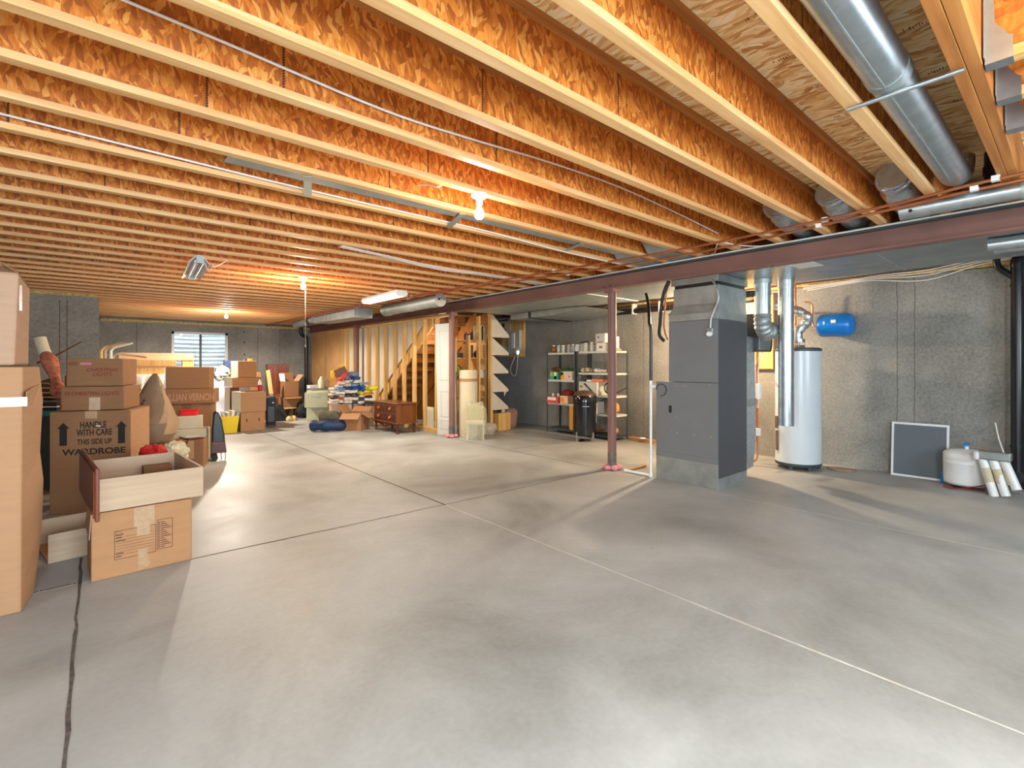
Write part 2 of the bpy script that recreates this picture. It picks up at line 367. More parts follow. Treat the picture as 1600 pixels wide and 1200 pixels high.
struct(M().bb(X0, X1 + .2, Y0, Y1 + .2, ZS, ZS + .02).build('ceiling', MT['sub'], smooth=False), 'strand board subfloor above the joists', 'ceiling')
r_ = random.Random(5)
for (x, y) in ((1.75, .90), (2.15, .88), (2.55, .91), (2.95, .90), (3.40, .89), (3.85, .90), (2.75, .44), (3.25, .43), (3.7, .42), (2.6, 1.31), (3.1, 1.30), (3.7, 1.31)):
    mb = M()
    for k in range(16):
        if r_.random() < .85: mb.bb(x + r_.uniform(-.02, .0), x + r_.uniform(.005, .022), y - .09 + k*.011, y - .09 + k*.011 + r_.uniform(.002, .006), ZS - .0015, ZS - .0002)
    mb.build('grade_stamp', MT['walnut'], bpy.data.objects['ceiling'], smooth=False)
# right concrete wall with form seams and a sill plate
wr = struct(M().bb(X1, X1 + .2, Y0, Y1, 0, 2.45).bb(X1 + .06, X1 + .2, Y0, Y1, 2.45, ZS).build('wall_right', MT['wallc'], smooth=False), 'rough grey poured concrete wall behind the water heater', 'wall')
M().bb(X1 - .01, X1 + .05, Y0, Y1, 2.46, 2.50).build('sill_plate', MT['foam'], wr, smooth=False)
for y in (8.0, 6.95, 6.1, 5.2, 4.55, 1.50, 1.33):
    mb = M(); mb.tube([(X1 - .001, y + random.Random(k + int(y*10)).uniform(-.006, .006), .02 + k * .06) for k in range(41)], .0032, 5); mb.build('form_seam', MT['seam'], wr)
# far wall with an egress window
WX0, WX1, WZ0, WZ1 = 1.63, 2.93, 1.0, 2.24
wf = struct(M().bb(X0, WX0, Y1, Y1 + .22, 0, 2.46).bb(WX1, X1, Y1, Y1 + .22, 0, 2.46).bb(WX0, WX1, Y1, Y1 + .22, 0, WZ0).bb(WX0, WX1, Y1, Y1 + .22, WZ1, 2.46)
            .bb(X0, X1, Y1 + .1, Y1 + .22, 2.46, ZS).build('wall_far', MT['wallc'], smooth=False), 'far concrete wall with the window', 'wall')
M().bb(.2, X1, Y1 - .02, Y1 + .08, 2.44, 2.50).build('sill_plate', MT['foam'], wf, smooth=False)
for x in (.9, 3.7, 4.3): M().tube([(x, Y1 - .001, .02 + k*.2) for k in range(13)], .006, 5).build('form_seam', MT['seam'], wf)
for z in (2.3, 2.0, 1.65): M().cyl((3.35, Y1 - .004, z), (3.35, Y1 + .01, z), .025, n=10).build('tie_hole', MT['crack'], wf)
win = struct(M().bb(WX0, WX0 + .06, Y1 - .01, Y1 + .09, WZ0, WZ1).bb(WX1 - .06, WX1, Y1 - .01, Y1 + .09, WZ0, WZ1).bb(WX0, WX1, Y1 - .01, Y1 + .09, WZ0, WZ0 + .06).bb(WX0, WX1, Y1 - .01, Y1 + .09, WZ1 - .06, WZ1)
             .build('window_1', MT['vinyl'], smooth=False), 'sliding basement window in the far wall', 'window')
M().bb(2.26, 2.31, Y1, Y1 + .06, WZ0 + .06, WZ1 - .06).build('mullion', MT['greyd'], win, smooth=False)
for a, b in ((WX0 + .06, 2.26), (2.31, WX1 - .06)): M().bb(a, b, Y1 + .03, Y1 + .034, WZ0 + .06, WZ1 - .06).build('pane', MT['glass'], win, smooth=False)
mb = M(); n = 28; vs = []
for i in range(113):
    z = .6 + i * (2.6 - .6) / 112; rr = .80 + .022 * math.sin(i / 112 * 2 * math.pi * 17)
    for j in range(n + 1):
        t = math.pi * j / n; vs.append((2.28 + math.cos(t) * rr, Y1 + .22 + math.sin(t) * rr, z))
mb.add(vs, [(i*(n+1)+j, i*(n+1)+j+1, (i+1)*(n+1)+j+1, (i+1)*(n+1)+j) for i in range(112) for j in range(n)])
tag(mb.build('window_well', MT['well']), 'corrugated metal window well outside the far window', 'window well')
M().bb(1.2, 3.4, Y1 + .22, Y1 + 1.3, .5, .6).build('gravel_bed', MT['wallc'], smooth=False)['kind'] = 'structure'
# jog of the concrete wall on the left, and the walls out of sight
wj = struct(M().bb(X0, .12, 10.9, Y1, 0, 2.5).build('wall_jog', MT['wallc'], smooth=False), 'dark concrete wall corner jutting out on the left', 'wall')
M().bb(X0, .10, 10.88, 11.1, 2.5, 2.545).build('sill_foam', MT['foam'], wj, smooth=False)
for x in (-.37, -.28): M().tube([(x, 10.899, .02 + k*.2) for k in range(13)], .006, 5).build('form_seam', MT['seam'], wj)
struct(M().bb(X0 - .2, X0, Y0, -.6, 0, ZS).bb(X0 - .2, X0, 1.8, Y1, 0, ZS).bb(X0 - .2, X0, -.6, 1.8, 0, .7).bb(X0 - .2, X0, -.6, 1.8, 2.2, ZS).build('wall_left', MT['wallc'], smooth=False), 'left concrete wall', 'wall')
struct(M().bb(X0, -1, Y0 - .1, Y0, 0, ZS).bb(1.4, 4.3, Y0 - .1, Y0, 0, ZS).bb(5.7, X1, Y0 - .1, Y0, 0, ZS).bb(4.3, 5.7, Y0 - .1, Y0, 0, 1.1).bb(4.3, 5.7, Y0 - .1, Y0, 2.1, ZS).bb(-1, 1.4, Y0 - .1, Y0, 0, .7).bb(-1, 1.4, Y0 - .1, Y0, 2.2, ZS).build('wall_near', MT['wallc'], smooth=False), 'near concrete wall', 'wall')
# brown panelled wall under the far end of the beam
wp = struct(M().bb(5.23, 5.27, 13.32, Y1, 0, 2.35).build('wall_panel', MT['brownwall'], smooth=False), 'tan board wall at the far end under the beam', 'wall')
M().bb(5.226, 5.23, 14.43, 14.44, 0, 2.34).build('panel_joint', MT['seam'], wp, smooth=False)

# ================================================================ joists
ORD = ['first','second','third','fourth','fifth','sixth','seventh','eighth','ninth','tenth','eleventh','twelfth','thirteenth','fourteenth','fifteenth','sixteenth','seventeenth','eighteenth','nineteenth','twentieth']
ORD += ['twenty-' + o for o in ORD[:9]] + ['thirtieth'] + ['thirty-' + o for o in ORD[:9]]
XA, XB = X0 + .02, X1 + .02
j0 = thing('floor_joist', 'I-joist along the left side of the big round duct', 'joist', (XA, .69, 0), 0, 'joists spanning the ceiling')
LJ = XB - XA
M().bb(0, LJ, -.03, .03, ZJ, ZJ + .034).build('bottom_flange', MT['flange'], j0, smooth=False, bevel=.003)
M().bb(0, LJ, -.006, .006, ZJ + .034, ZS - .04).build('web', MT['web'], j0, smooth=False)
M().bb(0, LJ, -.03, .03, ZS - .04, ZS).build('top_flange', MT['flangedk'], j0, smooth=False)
y = .69; k = 1
while y + .41 < Y1 - .02:
    y += .41
    dup(j0, (XA, y, 0), label=f'I-joist, {ORD[k]} from the big round duct counting toward the far window'); k += 1
hd = thing('header_beam', 'doubled timber header at the right of the big round duct, joists hung on its right', 'beam', (XA, .30, 0)); hd['kind'] = 'thing'
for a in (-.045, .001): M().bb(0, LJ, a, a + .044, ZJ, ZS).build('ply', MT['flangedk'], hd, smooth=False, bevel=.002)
# shorter joists hung at right angles from the header
WH = ['nearest the top edge of the photo', 'in the middle of the three metal hangers', 'lowest in the photo, by the beam']
h0 = None
for i, xx in enumerate((2.72, 3.13, 3.55)):
    lb = 'short joist hung from the doubled header, ' + (ORD[i] + ' from the top of the photo')
    jj = thing('hung_joist', lb, 'joist', (xx, .25, 0), 0, 'short joists hung on the doubled header')
    M().bb(-.03, .03, -2.1, 0, ZJ, ZJ + .04).build('bottom_flange', MT['plate'], jj, smooth=False)
    M().bb(-.006, .006, -2.1, 0, ZJ + .034, ZS - .04).build('web', MT['web'], jj, smooth=False)
    M().bb(-.03, .03, -2.1, 0, ZS - .04, ZS).build('top_flange', MT['plate'], jj, smooth=False)
    hg = thing('joist_hanger', 'galvanised hanger holding the short joist, ' + ORD[i] + ' from the top of the photo', 'hanger', (xx, .245, 0), 0, 'galvanised joist hangers')
    mb = M().bb(-.034, .034, -.075, .004, ZJ - .004, ZJ - .001)
    for s in (-1, 1): mb.prism([(-.075, ZJ - .004), (.004, ZJ - .004), (.004, ZS - .01), (-.02, ZS - .01), (-.025, ZJ + .15), (-.055, ZJ + .10), (-.065, ZJ + .085), (-.075, ZJ + .08)], s * .0335, s * .0355, 'yz')
    mb.build('stirrup', MT['galv'], hg, smooth=False)
    mb = M()
    for s in (-1, 1): mb.bb(s * .036, s * .075, .001, .004, ZJ + .01, ZS - .02)
    mb.build('nailing_flange', MT['galvd'], hg, smooth=False)

# ================================================================ beam and posts
bm_ = thing('steel_beam', 'long rust-red steel beam running away under the joists', 'beam', (5.16, 0, 0)); bm_['kind'] = 'thing'
M().bb(-.065, .065, Y0, Y1, 2.345, 2.359).build('bottom_flange', MT['steel'], bm_, smooth=False)
M().bb(-.005, .005, Y0, Y1, 2.359, 2.515).build('web', MT['steel'], bm_, smooth=False)
M().bb(-.065, .065, Y0, Y1, 2.515, 2.528).build('top_flange', MT['greyd'], bm_, smooth=False)
M().bb(-.06, .06, Y0, Y1, 2.528, 2.549).build('nailer', MT['seam'], bm_, smooth=False)
def post(y, lab, ring=True):
    t = thing('steel_post', lab, 'post', (5.16, y, 0), 0, 'posts holding up the beam')
    M().cyl((0, 0, .02), (0, 0, 2.30), .056, n=28).build('shaft', MT['steel'], t)
    M().box(0, 0, 2.322, .15, .15, .044).build('cap_plate', MT['steel'], t, smooth=False)
    for sx in (-.05, .05):
        for sy in (-.05, .05): M().cyl((sx, sy, 2.30), (sx, sy, 2.40), .009, n=8).build('bolt', MT['steel'], t)
    if ring:
        M().cyl((0, 0, .0), (0, 0, .22), .0575, n=28).build('bare_patch', MT['seam'], t)
        mb = M()
        for i in range(6):
            a = i * 60; mb.blob((.085*math.cos(R(a)), .085*math.sin(R(a)), .03), (.05, .05, .035), .25, 3, i, 14, 8)
        mb.build('foam_collar', MT['pink'], t)
    return t
post(3.99, 'rust-red steel post beside the grey furnace, pink foam at its foot')
post(7.72, 'rust-red steel post beside the leaning white door')
post(12.05, 'slim steel post among the wall studs, behind the heap of papers', False)

# ================================================================ ducts overhead
d = thing('round_duct', 'large round galvanised duct between the joists above the beam', 'duct', (0, .545, 2.622))
M().cyl((-3.1, 0, 0), (2.6, 0, 0), .082, n=36).build('pipe_section', MT['galv'], d)
M().cyl((2.58, 0, 0), (4.18, 0, 0), .080, n=36).build('pipe_section', MT['galv'], d)
M().cyl((2.56, 0, 0), (2.63, 0, 0), .085, n=36).build('coupling_band', MT['galvd'], d)
M().tube([(4.16, 0, 0), (4.30, 0, .0), (4.44, .0, .03), (4.52, 0, .09), (4.54, 0, .16)], .080, 28, 4).build('elbow', MT['galv'], d)
M().bb(-3.1, 4.1, -.003, .003, -.085, -.081).build('seam', MT['galvd'], d, smooth=False)
tag(M().cyl((2.615, .30, 2.526), (2.625, .70, 2.526), .010, n=10).build('support_strap', MT['galv']), 'thin metal bar holding up the large round duct', 'strap')

d = thing('trunk_duct', 'wide flat sheet metal trunk duct behind the steel beam', 'duct', (0, 0, 0))
M().bb(5.30, 6.50, Y0 + .1, 4.55, 2.362, 2.545).build('main_section', MT['galvflat'], d, smooth=False, bevel=.004)
M().bb(5.30, 6.50, 4.58, 7.6, 2.368, 2.545).build('far_section', MT['galvd'], d, smooth=False, bevel=.004)
M().bb(5.28, 6.52, 4.53, 4.60, 2.355, 2.545).build('joint_collar', MT['galvd'], d, smooth=False)
M().bb(5.28, 6.52, 1.2, 1.225, 2.356, 2.545).build('joint_collar', MT['galvd'], d, smooth=False)
mb = M()
for y_ in (.4, .95, 1.9, 3.3): mb.lathe([(0, -.004), (.012, -.003), (.014, 0)], (6.42, y_, 2.362), 8)
mb.build('screw', MT['galv'], d)
o = M().bb(-.16, .16, -.11, .11, 0, .002).build('paper_label', MT['paper'], d, smooth=False, loc=(5.44, 1.80, 2.3575))
d = thing('return_duct', 'lower sheet metal duct with a tapered end above the shelves', 'duct', (0, 0, 0))
M().bb(6.32, 7.45, 6.2, 6.80, 2.255, 2.362).build('section', MT['galvd'], d, smooth=False, bevel=.004)
M().prism([(6.2, 2.255), (6.2, 2.362), (5.75, 2.362), (5.45, 2.34)], 6.32, 7.45, 'yz').build('tapered_end', MT['galvd'], d, smooth=False)
M().bb(6.32, 7.45, 6.84, 7.38, 2.255, 2.362).build('section', MT['galvd'], d, smooth=False, bevel=.004)
M().bb(6.30, 7.47, 6.80, 6.84, 2.24, 2.364).build('joint_collar', MT['blackpl'], d, smooth=False)

d = thing('round_duct', 'thin round galvanised duct lying along the beam at the right edge', 'duct', (4.53, 0, 2.487))
M().cyl((0, -1.85, 0), (0, .80, 0), .06, n=28).build('pipe_section', MT['galv'], d)
M().cyl((0, .70, 0), (0, .87, 0), .064, n=28).build('end_cap', MT['galv'], d)
M().cyl((-.062, .80, -.02), (-.066, .80, -.02), .012, n=10).build('hole', MT['black'], d)
M().cyl((0, .22, 0), (0, .25, 0), .065, n=28).build('coupling_band', MT['galvd'], d)
M().tube([(0, .235, .0), (0, .235, .07)], .008, 6).bb(-.012, .012, .20, .27, .045, .063).build('hanger_strap', MT['white'], d, smooth=False)
d = thing('round_duct', 'round galvanised duct with capped ends beside the lit strip light', 'duct', (4.40, 0, 2.435))
M().cyl((0, 7.05, 0), (.04, 8.85, 0), .105, n=28).build('pipe_section', MT['galvd'], d)
M().cyl((0, 6.92, 0), (0, 7.12, 0), .112, n=28).build('end_cap', MT['galvd'], d)
M().cyl((.04, 8.80, 0), (.04, 9.0, 0), .112, n=28).build('end_cap', MT['galvd'], d)
M().cyl((-.03, 6.919, .01), (-.03, 6.91, .01), .018, n=10).build('hole', MT['black'], d)
M().cyl((0.02, 7.9, 0), (0.02, 7.94, 0), .11, n=28).build('coupling_band', MT['galvd'], d)
d = thing('supply_duct', 'boxy sheet metal duct hanging far along the beam', 'duct', (0, 0, 0))
M().prism([(9.66, 2.33), (12.1, 2.36), (12.1, 2.545), (9.66, 2.545)], 4.08, 4.48, 'yz').build('box_section', MT['galvd'], d, smooth=False, bevel=.004)
M().tube([(4.1, 12.0, 2.45), (4.1, 12.7, 2.43), (4.15, 13.6, 2.42)], .09, 20).build('round_branch', MT['galvd'], d)
M().cyl((4.1, 12.25, 2.44), (4.1, 12.45, 2.44), .10, n=20).build('black_clamp', MT['blackpl'], d)
for i, xx in enumerate((5.40, 5.56)):
    tag(M().cyl((xx, -1.85, 2.308), (xx, .48 - i*.02, 2.308), .052, n=22).build('round_duct', MT['galv']), ('nearer' if i == 0 else 'farther') + ' of two thin round ducts slung under the trunk duct at right', 'duct', 'thin ducts under the trunk')
# foil stubs that rise into the joist bays over the beam
for i, (yy, lb) in enumerate(((.90, 'foil-wrapped duct stub beside the capped round duct'), (1.305, 'foil-wrapped duct stub, second from the capped round duct'), (1.715, 'foil-wrapped duct stub, third from the capped round duct'))):
    t = thing('foil_duct', lb, 'duct', (4.75, yy, 2.69), 0, 'foil duct stubs over the beam')
    M().tube([(-.25, 0, .06), (-.15, 0, .05), (0, 0, 0), (.15, 0, -.0), (.45, 0, .0)], .125, 24, 4, rad=lambda q: .118 + .008*math.sin(q*21)).build('sleeve', MT['foil'], t)
    M().cyl((-.28, 0, .066), (-.25, 0, .06), .10, n=24).build('collar', MT['galv'], t)
for i, (yy, lb) in enumerate(((2.95, 'sheet metal boot in the joist bay nearest the furnace plenum'), (3.36, 'sheet metal boot in the next joist bay, beyond the furnace plenum'))):
    t = thing('duct_boot', lb, 'duct', (4.75, yy, 2.552), 0, 'sheet metal boots over the beam')
    M().bb(-.12, .40, -.14, .14, .005, .10).build('box', MT['galvd'], t, smooth=False)
    M().prism([(-.12, .005), (-.12, .10), (-.3, .22), (-.3, .19)], -.14, .14, 'xz').build('sloped_plate', MT['galvd'], t, smooth=False)
t = thing('joist_pan', 'grey-green sheet metal pan closing part of a joist bay', 'sheet metal', (0, 0, 0))
M().bb(.6, 4.3, 3.19, 3.30, 2.556, 2.559).build('sheet', MT['galvd'], t, smooth=False)
for xx in (1.1, 2.28, 3.70): M().box(xx, 3.36, 2.5435, .05, .40, .004, rz=-18).build('clip', MT['galvd'], t, smooth=False)

# ================================================================ pipes and cables overhead
def line(name, label, cat, pts, r, m, sm=6, n=8, group=None): return tag(M().tube(pts, r, n, sm).build(name, m), label, cat, group)
ca = [(4.30, -1.85), (4.30, .2), (4.43, .95), (4.53, 2.4), (4.42, 3.9), (4.22, 6.3), (3.98, 9.5), (3.90, 15.5)]
cb = [(4.34, -1.85), (4.345, .2), (4.45, .95), (4.66, 2.4), (4.56, 3.9), (4.23, 6.3), (3.98, 9.5), (3.90, 15.5)]
t = tag(M().tube([(x, y, 2.526) for x, y in ca], .0115, 8, 5).build('copper_pipe', MT['copper']), 'upper of two copper water pipes running under the joists', 'pipe', 'copper pipes under the joists')
t2 = tag(M().tube([(x, y, 2.498) for x, y in cb], .0115, 8, 5).build('copper_pipe', MT['copper']), 'lower of two copper water pipes running under the joists', 'pipe', 'copper pipes under the joists')
for (x, y) in ((4.32, .35), (4.5, 1.35), (4.40, 4.3), (4.13, 7.4)):
    M().bb(x - .02, x + .02, y - .02, y + .02, 2.515, 2.549).build('clip', MT['white'], t, smooth=False)
for (x, y) in ((4.33, .45), (4.52, 1.4), (4.545, 4.2), (4.12, 7.5)):
    M().bb(x - .02, x + .02, y - .02, y + .02, 2.483, 2.512).build('clip', MT['white'], t2, smooth=False)
line('cable', 'white cable stapled along a joist web near the camera', 'cable', [(-.3, 2.295, 2.72), (.427, 2.295, 2.683), (1.118, 2.295, 2.645), (1.628, 2.295, 2.66), (2.298, 2.295, 2.70), (3.0, 2.295, 2.715), (3.7, 2.295, 2.69), (4.6, 2.29, 2.63)], .006, MT['wire'])
line('cable', 'white cable running above the bare bulb and along the metal pan', 'cable', [(-1.2, 3.495, 2.64), (-.33, 3.495, 2.605), (.92, 3.495, 2.575), (1.92, 3.495, 2.568), (2.69, 3.495, 2.565), (3.68, 3.50, 2.535), (4.9, 3.51, 2.535)], .006, MT['wire'])
for i, off in enumerate((0, .035, .07)):
    line('cable', ['topmost', 'middle', 'lowest'][i] + ' of the three cables draped under the joists behind the bulb', 'cable', [(1.9, 4.80 + off, 2.546), (2.5, 4.9 + off, 2.538), (3.2, 5.0 + off, 2.525 - off*.2), (4.0, 5.05 + off*1.5, 2.543), (5.02, 5.10 + off*2, 2.543)], .0045, MT['wire'], group='cables draped under the joists')
line('cable', 'white cable lying on the top edge of the steel beam', 'cable', [(5.07, -1.85, 2.537), (5.075, 1.0, 2.536), (5.065, 2.2, 2.538), (5.07, 3.5, 2.54), (5.08, 5, 2.537), (5.07, 9, 2.536)], .008, MT['wire'])
line('cable_loop', 'looped cable hanging by the copper pipes over the beam', 'cable', [(4.52, 2.24, 2.53), (4.62, 2.32, 2.50), (4.80, 2.42, 2.50), (5.03, 2.6, 2.535)], .004, MT['wire'])
line('cable_loop', 'second looped cable hanging by the copper pipes over the beam', 'cable', [(4.52, 2.22, 2.53), (4.66, 2.14, 2.50), (4.9, 2.05, 2.51), (5.05, 2.0, 2.535)], .004, MT['wire'])
line('cable_end', 'loose cable ends poking from the joist web beside the bulb', 'cable', [(1.80, 3.142, 2.66), (1.80, 2.98, 2.62), (1.79, 2.86, 2.57), (1.84, 2.86, 2.60), (1.9, 2.9, 2.64)], .005, MT['wire'])
for i, (a, b) in enumerate((((7.60, 2.55, 2.46), .09), ((7.61, 2.55, 2.44), .05), ((7.60, 2.55, 2.42), .02), ((7.61, 2.5, 2.40), -.03))):
    line('wall_cable', ['topmost', 'second highest', 'third highest', 'lowest, most sagging'][i] + ' of the white cables draped along the right wall top', 'cable',
         [a, (7.62, 2.0, 2.475 - i*.012), (7.62, 1.72, 2.50 - i*.02), (7.62, 1.2, 2.50 - i*.03 - (.03 if i == 3 else 0)), (7.62, .62, 2.555 - i*.015), (7.62, -.2, 2.47)], .0065, MT['wire'], group='cables along the right wall')

# ================================================================ lamps
def bulbholder(loc, lab, lit, power, col, cord=None, r=.035, down=0):
    t = thing('ceiling_bulb', lab, 'lamp', loc)
    M().lathe([(.0, 0), (.058, 0), (.060, -.012), (.048, -.026), (.026, -.034), (.024, -.075), (.020, -.078), (0, -.078)][::-1]).build('lampholder', MT['porcelain'], t)
    M().lathe([(0, -.175), (r*.55, -.172), (r*.9, -.158), (r, -.14), (r*.92, -.12), (.018, -.09), (.015, -.076)]).build('bulb', MT['bulb' if lit else 'bulboff'], t)
    if power: 
        l = lamp('bulb_light', (loc[0], loc[1], loc[2] - .20), power, col)
    if down:        # added spot: brightens the room below without hot spots on the joists
        s_ = bpy.data.lights.new('bulb_fill_spot', 'SPOT'); s_.energy = down; s_.color = col; s_.spot_size = R(174); s_.spot_blend = .25; s_.shadow_soft_size = .04
        so = bpy.data.objects.new('bulb_fill_spot', s_); C.objects.link(so); so.location = (loc[0], loc[1], loc[2] - .20)
    if cord: M().tube([(.03, 0, -.06), (.035, .02, -cord)], .0016, 5).cyl((.035, .02, -cord - .03), (.035, .02, -cord), .005, n=6).build('pull_cord', MT['wire'], t)
    return t
WARM = (1.0, .78, .52); NEUT = (1.0, .90, .76)
bulbholder((2.06, 2.74, ZJ), 'white porcelain bulb holder with white bulb nearest the camera', False, 26, NEUT)
bulbholder((2.18, 6.84, ZJ), 'glowing warm bare bulb with a long pull cord', True, 70, WARM, .92, down=70)
bulbholder((2.26, 12.17, ZJ), 'small white bare bulb near the far window', True, 75, NEUT, down=420)
bulbholder((2.06, -1.36, ZJ), 'unseen bare bulb added behind the camera in line with the two in view', True, 95, (1, .88, .70))  # bulb added out of view to light the web faces
bulbholder((6.9, 3.75, 2.3), 'bare bulb hidden behind the furnace', True, 260, WARM)
bulbholder((5.70, 8.92, 2.05), 'bare bulb under the stairs', True, 15, WARM)
t = thing('strip_light', 'lit white strip light under the joists above the beam duct', 'lamp', (3.76, 7.7, 0))
M().bb(-.09, .09, -.66, .66, 2.50, 2.549).build('housing', MT['white'], t, smooth=False, bevel=.004)
M().prism([(-.10, 2.50), (-.07, 2.455), (.07, 2.455), (.10, 2.50)], -.64, .64, 'xz').build('diffuser', MT['tubeglow'], t, smooth=False)
M().prism([(-.105, 2.505), (-.072, 2.45), (.072, 2.45), (.105, 2.505)], -.67, -.64, 'xz').prism([(-.105, 2.505), (-.072, 2.45), (.072, 2.45), (.105, 2.505)], .64, .67, 'xz').build('end_cap', MT['white'], t, smooth=False)
o = area('strip_light_glow', (3.76, 7.7, 2.44), (0, 0, 0),   .12, 1.2, 72, (1, .92, .76))
t = thing('shop_light', 'unlit two-tube shop light hanging at the left', 'lamp', (.93, 6.75, 2.46), -4); t.scale = (.62, 1.0, 1.0)
M().prism([(-.05, .06), (.05, .06), (.16, -.015), (.155, -.02), (.045, .052), (-.045, .052), (-.155, -.02), (-.16, -.015)], -.62, .62, 'xz').build('reflector', MT['white'], t, smooth=False)
M().bb(-.05, .05, -.66, -.62, -.02, .06).bb(-.05, .05, .62, .66, -.02, .06).build('end_plate', MT['galvd'], t, smooth=False)
for x in (-.055, .055): M().cyl((x, -.6, .0), (x, .6, .0), .018, n=12).build('tube', MT['tubeoff'], t)
M().bb(-.02, .02, -.62, .62, .025, .05).build('ballast_cover', MT['white'], t, smooth=False)
M().tube([(.05, -.64, .03), (.14, -.62, -.10), (.20, -.66, -.02), (.22, -.60, -.04), (.45, -.45, .075)], .005, 6, 5).build('cord', MT['wire'], t)
for yy in (-.4, .4): M().tube([(0, yy, .05), (0, yy, .079)], .004, 5).build('hanger_chain', MT['galv'], t)
# ================================================================ furnace and its ducts
t = thing('furnace', 'tall grey furnace cabinet with sheet metal plenum beside the steel post', 'furnace', (5.17, 2.57, 0))
FX, FY, FYL = .70, .60, .77
M().bb(0, FX, 0, FYL, 0, .27).build('base_stand', MT['galvd'], t, smooth=False, bevel=.003)
M().bb(-.002, FX, -.002, FYL + .002, .27, .33).build('base_flange', MT['furn'], t, smooth=False, bevel=.003)
M().bb(0, FX, 0, FYL, .33, 1.16).build('blower_cabinet', MT['furn'], t, smooth=False, bevel=.004)
M().bb(0, FX, 0, FY, 1.163, 1.86).build('burner_cabinet', MT['furn'], t, smooth=False, bevel=.004)
M().bb(.0, FX - .02, -.004, -.001, .12, 1.855).build('side_panel', MT['furnd'], t, smooth=False)
zt = 2.24
mb = M(); vs = []
for z, ins in ((1.862, 0), (1.95, 0), (2.03, .05), (zt, .05)):
    vs += [(0 + ins*.4, 0 + ins*.1, z), (FX - ins*.2, 0 + ins*.1, z), (FX - ins*.2, FY - ins, z), (ins*.4, FY - ins, z)]
fs = []
for i in range(3):
    for j in range(4): fs.append((i*4+j, i*4+(j+1) % 4, (i+1)*4+(j+1) % 4, (i+1)*4+j))
mb.add(vs, fs + [(3, 2, 1, 0), (12, 13, 14, 15)]); mb.build('plenum', MT['galvd'], t, smooth=False, bevel=.003)
M().bb(-.012, -.001, 0, FY, 1.94, 1.962).bb(.01, .012, .0, FY - .05, 2.03, 2.045).build('seam_flange', MT['galvflat'], t, smooth=False)
M().bb(.03, FX - .02, .02, FY - .06, zt, zt + .035).build('flexible_collar', MT['blackpl'], t, smooth=False)
M().bb(.0, FX + .02, 0, FY - .03, zt + .035, 2.358).build('duct_connector', MT['galvflat'], t, smooth=False, bevel=.003)
M().bb(-.045, 0, .045, .105, 1.68, 1.76).build('switch_box', MT['galv'], t, smooth=False, bevel=.004)
M().lathe([(0, .03), (.024, .028), (.028, 0)], (0, 0, 0), 14, Matrix.Translation((-.045, .075, 1.695)) @ Matrix.Rotation(R(-90), 4, 'Y')).build('switch_knob', MT['white'], t)
M().tube([(.02, .11, 2.345), (-.02, .02, 2.22), (-.03, -.02, 2.08), (-.02, .03, 1.96), (-.022, .07, 1.86), (-.022, .075, 1.76)], .012, 8, 6).build('conduit', MT['galvd'], t)
M().tube([(-.004, .70 + .07*math.cos(a*.35), 1.06 + .07*math.sin(a*.35)) for a in range(15)], .004, 5).build('cable_coil', MT['black'], t)
M().prism([(.58 + .018*math.cos(a*.52), .84 + (.045 if math.sin(a*.52) > 0 else -.045)*.6 + .018*math.sin(a*.52)) for a in range(12)], -.004, 0, 'yz').build('knockout_hole', MT['black'], t, smooth=False)
r_ = random.Random(4)
for i, (y, z) in enumerate(((.5, .75), (.42, .70), (.56, .58), (.49, .57), (.28, .57), (.12, .76), (.08, .57), (.09, 1.14), (.40, 1.12), (.5, 1.12))):
    M().lathe([(0, .004), (.008, .003), (.01, 0)], (0, 0, 0), 8, Matrix.Translation((0, y, z)) @ Matrix.Rotation(R(-90), 4, 'Y')).build('screw', MT['galv'], t)
# return air drop behind it, humidifier, bypass
t = thing('return_air_duct', 'silver return air duct standing close behind the furnace', 'duct', (5.92, 2.70, 0))
M().prism([(-.02, .10), (.20, .12), (.28, .5), (.26, .9), (.24, 1.70), (.0, 1.70)], -.10, .5, 'xz').build('upper_drop', MT['foil'], t, smooth=False, bevel=.01)
M().bb(.0, .27, -.105, .45, .86, .95).build('joint_band', MT['galvd'], t, smooth=False)
M().bb(-.045, .03, -.05, .4, 0, .9).build('filter_slot', MT['furnd'], t, smooth=False)
t = thing('humidifier', 'black rounded humidifier on the duct behind the furnace', 'humidifier', (6.30, 2.54, 1.52))
pr = [(-.20, 0), (.20, 0), (.24, .08)] + [(.06 + .20*math.cos(R(a)), .26 + .20*math.sin(R(a))) for a in range(0, 95, 15)] + [(-.20, .46)]
M().prism(pr, .0, .16, 'xz').build('housing', MT['blackpl'], t, smooth=False, bevel=.012)
M().prism([(-.18, .02), (.12, .02), (.16, .17), (-.18, .19)], -.012, .0, 'xz').build('front_cover', MT['galvflat'], t, smooth=False)
M().cyl((.02, -.03, .28), (.02, .01, .28), .10, n=24).build('inlet_ring', MT['galvd'], t)
t = thing('bypass_duct', 'round vertical duct with a ribbed elbow into the black humidifier', 'duct', (5.99, 2.44, 0))
M().cyl((0, 0, 1.93), (0, 0, 2.36), .088, n=28).build('pipe_section', MT['galv'], t)
M().tube([(0, 0, 1.95), (0, 0, 1.86), (.03, -.0, 1.79), (.10, .0, 1.74), (.18, .0, 1.76), (.26, .02, 1.80)], .09, 24, 8, rad=lambda q: .092 + .006*math.sin(q*62)).build('flexible_elbow', MT['galvd'], t)
M().cyl((0, 0, 2.31), (0, 0, 2.36), .10, n=28).build('collar', MT['galvd'], t)
t = thing('air_duct', 'long round galvanised pipe hanging open-ended before the water heater', 'duct', (6.25, 2.28, 0))
M().cyl((0, 0, .64), (0, 0, 2.30), .083, n=32).build('pipe_section', MT['galv'], t)
